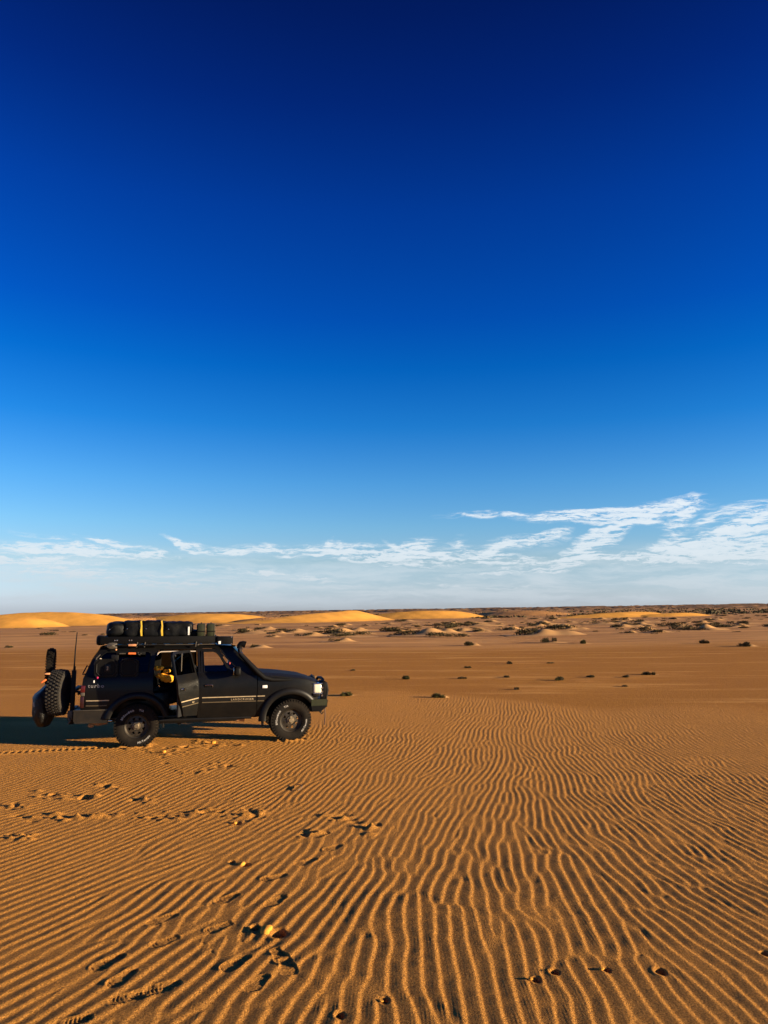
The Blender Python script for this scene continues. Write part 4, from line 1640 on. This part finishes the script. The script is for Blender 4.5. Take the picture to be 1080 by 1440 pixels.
stripe_pair(car, -.90, -.50, -.90, -.535, -1)
stripe_pair(car, -.90, -.50, -.90, -.535, 1)
me = text_mesh('turbo', .088, .002, 'LEFT', 1.25, .002)
text_obj('turbo_badge', me, M['badge'], car, lambda x, y, z: Vector((-.88 + x * 1.16, -(body_y(-.88 + x * 1.16, 1.10 + y) + .006) - z, 1.108 + y * 1.05)))
b = MB(); b.box((-.78, -(body_y(-.78, 1.22) + .005), 1.215), (.022, .012, .045), None, .004)
b.build('fuel_flap_key', M['white'], car)
b = MB(); b.soft((-.72, -.865, 1.285), (.045, .04, .045), 4, 2.5, 0)
b.build('aerial_cap', M['magenta'], car)

# ---- rear bumper with swing arm post, spare wheel, hitch
b = MB()
b.prism([(-1.10, .70), (-.44, .69), (-.50, .60), (-.53, .47), (-1.07, .475), (-1.10, .52)], -.89, -.72)
b.prism([(-1.10, .70), (-.95, .70), (-.95, .48), (-1.07, .475), (-1.10, .52)], -.718, .718)
b.prism([(-1.10, .70), (-.44, .69), (-.50, .60), (-.53, .47), (-1.07, .475), (-1.10, .52)], .72, .89)
rb = b.build('rear_bumper', M['grime'], car, angle=20)
b = MB(); b.box((-.77, -.80, .705), (.68, .22, .012), None, .003)
b.build('bumper_top', M['grey'], rb)
b = MB(); b.box((-.47, -.86, .50), (.07, .03, .02), None, .004)
b.build('bumper_clip', M['chrome'], rb)
b = MB()
b.box((-1.165, -.60, .92), (.075, .075, .98), None, .006)
b.box((-1.17, -.30, .66), (.07, .70, .07), None, .006)
b.box((-1.17, -.15, 1.02), (.07, .90, .06), None, .006)
b.tube([(-1.165, -.60, 1.40), (-1.16, -.60, 1.48)], .022, 8)
b.box((-1.13, -.62, 1.02), (.10, .03, .04), None, .005)
b.build('spare_carrier', M['black'], car)
b = MB()
b.box((-1.185, -.66, .60), (.09, .05, .17), None, .01)
b.tube([(-1.20, -.70, .55), (-1.17, -.72, .50), (-1.21, -.72, .46)], .018, 8)
b.build('carrier_latch', M['grey'], car)
b = MB(); b.tube([(-1.165, -.60, 1.40), (-1.168, -.60, 1.46), (-1.165, -.60, 1.75), (-1.150, -.60, 2.11)], [.017, .014, .012, .008], 8)
b.build('radio_aerial', M['black'], car)
sp = empty('spare_wheel', parent=car)
b = MB()
b.lathe([(.0, -.05), (.23, -.10), (.33, -.13), (.37, -.12), (.385, -.09), (.39, 0), (.385, .09), (.37, .12), (.33, .13), (.20, .10), (0, .1)], seg=60)
for k in range(38):
    a = 2 * math.pi * k / 38
    for j, yy in enumerate((-.105, -.055, -.005, .05, .10)):
        aa = a + (j % 2) * math.pi / 38
        rot = Matrix.Rotation(-aa, 4, 'Y')
        c = rot @ Vector((.405 - abs(yy) * .12, 0, 0))
        b.box((c.x, yy, c.z), (.042, .030, .034), rot)
b.build('tyre', M['fabric_pile'], sp)
sp.location = (-1.43, -.47, 1.0)
sp.rotation_euler = (0, R(-5), R(90 - 8))
b = MB(); b.tube([(-.87, -.45, .385), (-.78, -.46, .41), (-.72, -.46, .40), (-.55, -.46, .42)], [.035, .030, .036, .030], 10)
b.build('exhaust_pipe', M['rust'], car)
b = MB(); b.soft((-.84, -.47, .375), (.11, .06, .07), 4, 3, .008)
b.build('tow_eye', M['rust'], car)

# ---- sills, side steps, tank
for s in (-1, 1):
    b = MB()
    b.tube([(.40, s * .84, .475), (2.10, s * .84, .475)], .028, 10)
    for x in (.62, 1.2, 1.85):
        b.tube([(x, s * .84, .475), (x, s * .45, .49)], .02, 8)
    b.build('side_slider', M['steel'], car)
b = MB()
b.soft((1.55, -.30, .44), (.55, .4, .16), 5, 6, 0); b.soft((-.55, .1, .52), (.7, .7, .22), 5, 6, 0)
b.build('underbody_tank', M['black'], car)
b = MB(); b.tube([(1.78, -.70, .425), (1.98, -.70, .425)], .042, 12)
b.build('side_exhaust', M['rust'], car)
b = MB()
b.box((.72, -.70, .415), (.16, .05, .05), Matrix.Rotation(R(35), 4, 'Y'), .008); b.box((2.32, -.78, .42), (.03, .22, .26), None, .006); b.box((.47, -.76, .44), (.03, .2, .2), None, .006)
b.build('mud_flap', M['grime'], car)

# ---- snorkel
b = MB()
b.tube([(2.95, -.845, 1.165), (2.75, -.865, 1.170), (2.48, -.885, 1.185), (2.33, -.90, 1.225), (2.20, -.90, 1.33), (1.99, -.875, 1.545), (1.87, -.845, 1.67), (1.845, -.835, 1.75), (1.845, -.83, 1.83)],
       [.030, .040, .052, .060, .058, .052, .048, .044, .044], 14, True, .8)
sn = b.build('snorkel', M['black'], car, angle=60)
b = MB()
b.tube([(1.84, -.83, 1.78), (1.842, -.83, 1.835), (1.865, -.83, 1.865), (1.905, -.83, 1.868), (1.955, -.83, 1.852)], [.046, .052, .056, .060, .066], 16, True)
b.build('air_intake_head', M['black'], sn, angle=60)
for zz in (1.70, 1.77):
    b = MB(); b.lathe([(.052, -.006), (.056, 0), (.052, .006)], (1.856, -.835, zz), 18, 'Z')
    b.build('clamp', M['chrome'], sn)

# ---- moulded lockers on the rear side window
for cx, w_ in ((-.575, .42), (-.175, .34)):
    y = -(body_y(cx, 1.45) + .02)
    b = MB()
    hw, hz, ch = w_ / 2, .165, .075
    octo = [(cx - hw, 1.455 - hz + ch), (cx - hw + ch, 1.455 - hz), (cx + hw - ch, 1.455 - hz), (cx + hw, 1.455 - hz + ch), (cx + hw, 1.455 + hz - ch), (cx + hw - ch, 1.455 + hz), (cx - hw + ch, 1.455 + hz), (cx - hw, 1.455 + hz - ch)]
    b.prism(octo, y - .05, y + .07)
    lk = b.build('side_locker', M['black'], car, angle=20)
    b = MB()
    oc = [(cx + (x - cx) * .82, 1.455 + (z - 1.455) * .82) for x, z in octo]
    for (x0, z0), (x1, z1) in zip(oc, oc[1:] + oc[:1]):
        b.tube([(x0, y - .052, z0), (x1, y - .052, z1)], .009, 6)
    for sx in (-1, 1):
        for sz in (-1, 1):
            b.box((cx + sx * (hw - .03), y - .054, 1.455 + sz * (hz - .03)), (.07, .016, .018), Matrix.Rotation(R(45 * sx * sz), 4, 'Y'), .003)
    b.build('raised_rib', M['flare'], lk)
    if cx < -.4:
        b = MB(); b.box((cx + .02, y - .055, 1.455), (.10, .012, .14), None, .004)
        pl_ = b.build('plate', M['steel'], lk)
        me = text_mesh('ROX', .034, .001, 'CENTER', 1.0, .001)
        text_obj('plate_lettering', me, M['gold'], lk, lambda x, yy, z: Vector((cx + .02 - yy + .012, y - .063 - z, 1.455 + x)))
b = MB()
b.tube([(-.80, -.80, 1.52), (-.76, -.80, 1.64), (-.70, -.79, 1.70)], .010, 6)
b.build('grab_strap', M['grey'], car)
b = MB(); b.box((-.70, -.80, 1.60), (.035, .02, .07), Matrix.Rotation(R(20), 4, 'Y'), .005)
b.build('latch', M['liner'], car)
b = MB(); b.box((-.44, -.80, 1.64), (.13, .05, .11), None, .01)
b.build('filler_box', M['flare'], car)
# folded awning bracket with an orange handled tool clipped under the rack
b = MB(); b.box((-.16, -.81, 1.715), (.52, .05, .055), None, .008)
b.build('tool_bracket', M['black'], car)
b = MB(); b.tube([(-.20, -.845, 1.715), (-.07, -.845, 1.712)], .020, 10)
b.build('tool_grip', M['orange'], car)
b = MB(); b.tube([(-.36, -.845, 1.715), (-.25, -.845, 1.715)], .012, 8)
b.build('tool_shaft', M['grey'], car)
b = MB()
for x, z in ((-.03, 1.73), (.0, 1.69), (-.02, 1.70), (.02, 1.71)):
    b.box((x, -.845, z), (.015, .01, .02), Matrix.Rotation(x * 30, 4, 'Y'), .002)
b.build('buckle', M['grey'], car)

# ---- added pale tube: bright desert strip beyond the open doorway put into its colour
b = MB(); b.tube([(.31, -.760, 1.66), (.33, -.757, 1.715), (.38, -.75, 1.735), (.60, -.75, 1.737), (1.02, -.75, 1.735)], .011, 8)
b.build('bright_strip', M['liner'], car)

# ---- interior
b = MB()
b.soft((1.98, 0, 1.17), (.42, 1.5, .30), 6, 5, 0)
b.build('dashboard', M['seat'], car)
b = MB()
ring = [(1.70 + .06 * math.cos(a) , .38 + .185 * math.cos(a) * 0 + .185 * math.sin(a), 1.20 + .17 * math.cos(a)) for a in [2 * math.pi * k / 20 for k in range(21)]]
b.tube(ring, .015, 8, False); b.tube([(1.72, .38, 1.2), (1.88, .38, 1.12)], .03, 8)
b.build('steering_wheel', M['rubber'], car)


def seat(x, y, w_, hd=True):
    st = empty('seat', (x, y, 0), 0, car)
    b = MB(); b.soft((0.05, 0, .80), (.52, w_, .20), 6, 4, 0)
    b.build('cushion', M['seat'], st)
    b = MB(); b.soft((-.24, 0, 1.10), (.17, w_, .62), 6, 4, 0)
    b.build('backrest', M['seat'], st)
    if hd:
        b = MB(); b.soft((-.28, 0, 1.42), (.10, .26, .15), 5, 3.5, 0)
        b.build('headrest', M['seat'], st)
    return st


seat(1.22, -.38, .50); seat(1.22, .38, .50); seat(.40, .10, 1.25, False)
b = MB(); b.box((-.35, 0, 1.12), (1.0, 1.30, .62), None, .03); b.box((.1, .45, 1.32), (.5, .45, .62), None, .03)
b.build('cargo_drawer', M['rubber'], car)
b = MB(); b.box((1.72, .02, 1.66), (.02, .20, .06), None, .01); b.tube([(1.72, 0, 1.64), (1.715, 0, 1.58)], .004, 5)
rm = b.build('rear_view_mirror', M['rubber'], car)
b = MB(); b.soft((1.705, -.30, 1.55), (.05, .05, .09), 4, 2.6, .01, 1.0, 20); b.tube([(1.705, -.30, 1.58), (1.70, -.30, 1.72)], .005, 5); b.soft((1.695, -.30, 1.48), (.03, .04, .08), 4, 2.6, .01, 2.0, 20)
b.build('hanging_ornament', M['pink'], rm)
b = MB(); b.box((1.90, -.35, 1.35), (.22, .35, .04), Matrix.Rotation(R(38), 4, 'Y'), .01)
b.soft((1.78, -.4, 1.36), (.16, .2, .1), 4, 3, .02, 3, 9)
b.build('dash_tray', M['rubber'], car)

# ---- roof rack
rk = empty('roof_rack', (0, 0, 0), 0, car)
b = MB()
for y in (-.66, .66):
    b.box((.33, y, 1.985), (2.20, .035, .05), None, .006)
for x in (-.75, 1.41):
    b.box((x, 0, 1.985), (.035, 1.29, .05), None, .006)
b.build('frame', M['black'], rk)
for k in range(9):
    b = MB(); b.box((-.62 + k * .24, 0, 1.995), (.11, 1.28, .02), None, .003)
    b.build('slat', M['steel'], rk)
for x in (-.5, .35, 1.2):
    for s in (-1, 1):
        b = MB(); b.box((x, s * .655, 1.925), (.10, .03, .09), None, .006); b.box((x, s * .66, 1.880), (.13, .05, .02), None, .005)
        b.build('foot', M['steel'], rk)
b = MB(); b.box((.36, -.715, 1.955), (2.16, .06, .135), None, .006)
b.build('side_box', M['black'], rk)
b = MB(); b.soft((-.72, -.55, 1.955), (.16, .30, .19), 6, 4, .01, 5)
b.build('end_roll', M['bag'], rk)
b = MB(); b.tube([(-.15, -.735, 1.865), (1.40, -.735, 1.865)], .010, 6)
b.build('edge_rail', M['grey'], rk)
for k, (x, z) in enumerate([(-.46, 1.955), (-.42, 1.955), (-.20, 1.955), (-.16, 1.955), (1.69, 2.0), (1.69, 1.87)]):
    yy = -.748 if x < 1 else -.772
    b = MB(); b.lathe([(0, -.006), (.013, -.006), (.015, 0)], (x, yy, z), 10)
    b.build('bolt', M['chrome'], rk)
for x in (-.06, .08, 1.02):
    b = MB(); b.box((x, -.755, 1.87), (.018, .02, .10), Matrix.Rotation(R(8), 4, 'Y'), .003); b.box((x + .04, -.755, 1.86), (.03, .02, .03), Matrix.Rotation(R(40), 4, 'Y'), .003)
    b.build('clamp', M['grey'], rk)

aw = empty('awning_box', (0, 0, 0), 0, car)
b = MB(); b.box((1.57, -.70, 1.938), (.30, .14, .150), None, .006)
b.build('housing', M['black'], aw)
b = MB(); b.box((1.462, -.773, 1.895), (.045, .006, .055), None, .003)
b.build('sticker', M['white'], aw)

# ---- loose things carried on the car; each its own thing
def CL(x, y, z):
    c, s_ = math.cos(CAR_A), math.sin(CAR_A)
    return (car.location.x + x * c - y * s_, car.location.y + x * s_ + y * c, car.location.z + z)


def bag(x0, x1, z1, lab, seed, y0=-.56, y1=.30, e=8):
    t = empty('duffel_bag', CL((x0 + x1) / 2, (y0 + y1) / 2, 2.008), CAR_A)
    tag(t, lab, 'bag', 'black bags strapped on the roof rack')
    h = z1 - 2.008
    b = MB(); b.soft((0, 0, h / 2), (x1 - x0 + .05, y1 - y0, h + .015), 12, e, .026, seed, 7.5)
    b.build('cover', M['bag'], t)
    b = MB()
    w_ = x1 - x0
    pts = [(-w_ * .42 + w_ * .8 * k / 8, -(y1 - y0) / 2 * 1.0 - .002, h * .42 + h * .46 * math.sin(math.pi * (k / 8) * .6)) for k in range(9)]
    b.tube(pts, .006, 6)
    b.build('zip', M['steel'], t)
    b = MB(); b.box((pts[1][0], pts[1][1] - .004, pts[1][2]), (.018, .012, .018), None, .003)
    b.build('zip_tag', M['chrome'], t)
    return t


bag(-.64, -.30, 2.285, 'rearmost black roof bag with a rounded slumped end', 1.3, e=4.0)
bag(-.32, .00, 2.305, 'second black roof bag from the rear, left of the first yellow strap', 2.6)
bag(.01, .40, 2.305, 'black roof bag between the two yellow straps', 3.9)
bag(.40, .93, 2.285, 'front black roof bag with a pale buckle, behind the olive cans', 5.2)
b = MB(); b.box((.875, 0, 0), (.03, .012, .16), None, .004)
o = b.build('luggage_label', M['white'], None, loc=CL(0, -.578, 2.12), rz=CAR_A)
tag(o, 'white upright tag on the front roof bag', 'tag')
b = MB(); b.soft((.98, -.2, 2.06), (.22, .6, .15), 6, 3, .02, 8); b.tube([(.90, -.45, 2.21), (1.0, -.45, 2.25)], .006, 6)
o = b.build('tool_roll', M['bag'], None, loc=CL(0, 0, 0), rz=CAR_A)
tag(o, 'low black roll wedged between the front bag and the olive cans', 'roll')
for xs_, lab in ((.005, 'rear yellow ratchet strap over the roof bags'), (.385, 'front yellow ratchet strap over the roof bags')):
    b = MB()
    pts = [(xs_, -.583, 2.03), (xs_ - .01, -.592, 2.12), (xs_ - .006, -.590, 2.22), (xs_ - .02, -.55, 2.315), (xs_ - .02, -.30, 2.325), (xs_ - .02, 0, 2.325), (xs_, .28, 2.315), (xs_, .325, 2.20), (xs_, .32, 2.03)]
    bm = b.bm
    rows = []
    for i, p in enumerate(pts):
        hw_ = .015 * (1 + .25 * math.sin(i * 1.9))
        q = [Vector((p[0] - hw_, p[1], p[2])), Vector((p[0] + hw_, p[1], p[2]))]
        rows.append([bm.verts.new(v) for v in q])
    for r0, r1 in zip(rows, rows[1:]):
        bm.faces.new((r0[0], r0[1], r1[1], r1[0]))
    shell(bm, Vector((0, .003, -.003)))
    o = b.build('cargo_strap', M['strap'], None, loc=CL(0, 0, 0), rz=CAR_A)
    tag(o, lab, 'strap', 'yellow straps over the roof bags')
for x0, lab in ((1.115, 'olive jerry can on the roof rack next to the black bags'), (1.30, 'olive jerry can on the roof rack nearest the front')):
    t = empty('jerry_can', CL(x0, -.42, 2.008), CAR_A)
    tag(t, lab, 'jerry can', 'olive jerry cans on the roof rack')
    b = MB(); b.box((0, 0, .125), (.155, .34, .25), None, .022)
    c_ = b.build('can', M['olive'], t)
    for s_ in (-1, 1):
        b = MB(); b.tube([(s_ * .079, -.12, .04), (s_ * .079, .12, .21)], .007, 6); b.tube([(s_ * .079, -.12, .21), (s_ * .079, .12, .04)], .007, 6)
        b.build('pressed_rib', M['olive'], t)
    b = MB(); b.box((.068, -.171, .125), (.018, .01, .22), None, .003)
    b.build('edge_trim', M['gold_dim'], t)
    b = MB(); b.box((0, -.174, .10), (.165, .012, .022), None, .003)
    b.build('tie', M['black'], t)
    b = MB(); b.tube([(-.0, -.12, .245), (0, -.10, .268), (0, .05, .268), (0, .07, .245)], .009, 6)
    b.build('handle', M['olive'], t)

# shovel clipped to the side of the rack
sh = empty('shovel', CL(-.50, -.775, 1.86), CAR_A)
tag(sh, 'shovel with a dusty steel blade fixed along the rear of the roof rack', 'shovel')
bm = bmesh.new()
outl = [(-.10, .0), (-.088, .030), (-.055, .050), (0, .056), (.06, .052), (.085, .045), (.085, -.045), (.06, -.052), (0, -.056), (-.055, -.050), (-.088, -.030)]
cv = bm.verts.new((0, -.02, 0))
ov = [bm.verts.new((x, .004, z)) for x, z in outl]
for i in range(len(ov)):
    bm.faces.new((cv, ov[i], ov[(i + 1) % len(ov)]))
shell(bm, Vector((0, .005, 0)))
me = bpy.data.meshes.new('blade'); bm.to_mesh(me); bm.free(); me.materials.append(M['grey'])
o = bpy.data.objects.new('blade', me); col.objects.link(o); o.parent = sh
b = MB(); b.tube([(.07, -.008, 0), (.95, -.008, -.0)], .013, 8)
b.build('shaft', M['black'], sh)
b = MB(); b.tube([(.285, -.010, .005), (.30, -.010, .005), (.415, -.010, .005), (.43, -.010, .005)], [.018, .022, .022, .018], 10)
b.build('grip', M['tan'], sh)
b = MB(); b.soft((.07, -.005, -.075), (.035, .03, .035), 4, 2.5, .004); b.build('clip', M['tan'], sh)

# knobbly motorcycle tyre standing up behind the spare wheel
mt_ = empty('motorcycle_tyre', CL(-1.655, -.10, 1.44), CAR_A + R(90 + 4))
tag(mt_, 'narrow knobbly motorcycle tyre strapped upright behind the spare wheel', 'tyre')
b = MB()
b.lathe([(.25, -.035), (.29, -.055), (.325, -.045), (.335, 0), (.325, .045), (.29, .055), (.25, .035)], seg=64, closed=True)
b.build('carcass', M['tyre'], mt_)
b = MB()
for k in range(38):
    a = 2 * math.pi * k / 38
    for yy, dr in ((-.056, -.020), (-.019, 0), (.019, 0), (.056, -.020)):
        rot = Matrix.Rotation(-(a + (abs(yy) > .03) * math.pi / 38), 4, 'Y')
        c = rot @ Vector((.342 + dr, 0, 0))
        b.box((c.x, yy, c.z), (.036, .026, .024), rot)
kn = b.build('knobs', M['tyre'], mt_)
kn['kind'] = 'stuff'
for z_, m_, rot_, lab in ((1.365, 'tan', 0, 'pale orange clip on the motorcycle tyre'), (1.235, 'orange', 35, 'slanting orange clip below the motorcycle tyre')):
    b = MB(); b.box((0, 0, 0), (.085 if rot_ == 0 else .10, .05, .032), Matrix.Rotation(R(-rot_), 4, 'Y'), .008)
    o = b.build('clip', M[m_], None, loc=CL(-1.60 if rot_ == 0 else -1.655, -.74, z_), rz=CAR_A)
    tag(o, lab, 'clip')

# black rubbish bag slung on the spare wheel
bm = bmesh.new()
rows = [(.36, -1.74, .04, .05), (.39, -1.73, .09, .20), (.50, -1.735, .16, .30), (.62, -1.735, .19, .34), (.90, -1.74, .195, .34), (.97, -1.725, .18, .33), (1.04, -1.68, .14, .28), (1.12, -1.64, .11, .22), (1.20, -1.60, .06, .12), (1.30, -1.57, .04, .06), (1.36, -1.56, .03, .05)]
g = []
for z, cx, rx, ry in rows:
    ring = []
    for k in range(28):
        a = 2 * math.pi * k / 28
        f = 1 + .06 * math.sin(5 * a + z * 5) + .16 * mnoise.noise(Vector((math.cos(a) * 2.4, math.sin(a) * 2.4, z * 6)))
        ring.append(bm.verts.new((cx + .05 + rx * f * math.cos(a), -.32 + ry * f * math.sin(a), z)))
    g.append(ring)
for a_, b_ in zip(g, g[1:]):
    for k in range(28):
        bm.faces.new((a_[k], a_[(k + 1) % 28], b_[(k + 1) % 28], b_[k]))
bm.faces.new(g[0][::-1]); bm.faces.new(g[-1])
bmesh.ops.recalc_face_normals(bm, faces=bm.faces)
me = bpy.data.meshes.new('sack'); bm.to_mesh(me); bm.free(); me.materials.append(M['trash'])
me.polygons.foreach_set('use_smooth', [True] * len(me.polygons))
tb = empty('wheel_bag', CL(0, 0, 0), CAR_A)
tag(tb, 'full black bag slung behind the spare wheel at the tail of the car', 'bag')
o = bpy.data.objects.new('sack', me); col.objects.link(o); o.parent = tb
b = MB(); b.box((-1.83, -.56, .80), (.016, .02, .09), Matrix.Rotation(R(-8), 4, 'Y'), .003); b.box((-1.80, -.58, .69), (.014, .02, .06), Matrix.Rotation(R(-4), 4, 'Y'), .003)
b.build('print_mark', M['liner'], tb)
b = MB(); b.tube([(-1.56, -.5, 1.2), (-1.50, -.5, .66), (-1.50, -.45, .56), (-1.22, -.5, .62)], .007, 6)
b.build('cord', M['black'], tb)

# yellow clothing on the rear seat
for pts, lab, seed in (([(.25, 1.43, .05), (.35, 1.42, .06), (.50, 1.36, .045)], 'upper folds of orange yellow clothing inside the open rear door', 1),
                       ([(.36, 1.275, .05), (.42, 1.27, .07), (.50, 1.235, .10), (.53, 1.20, .08)], 'lower bunch of orange yellow clothing inside the open rear door', 2)):
    b = MB()
    for (x, z, r_) in pts:
        b.soft((x, -.56, z - .01), (r_ * 2.4, .20, r_ * 1.1), 9, 3.2, .035, seed + x, 17)
    o = b.build('yellow_jacket', M['yellow'], None, loc=CL(0, 0, 0), rz=CAR_A)
    tag(o, lab, 'jacket')
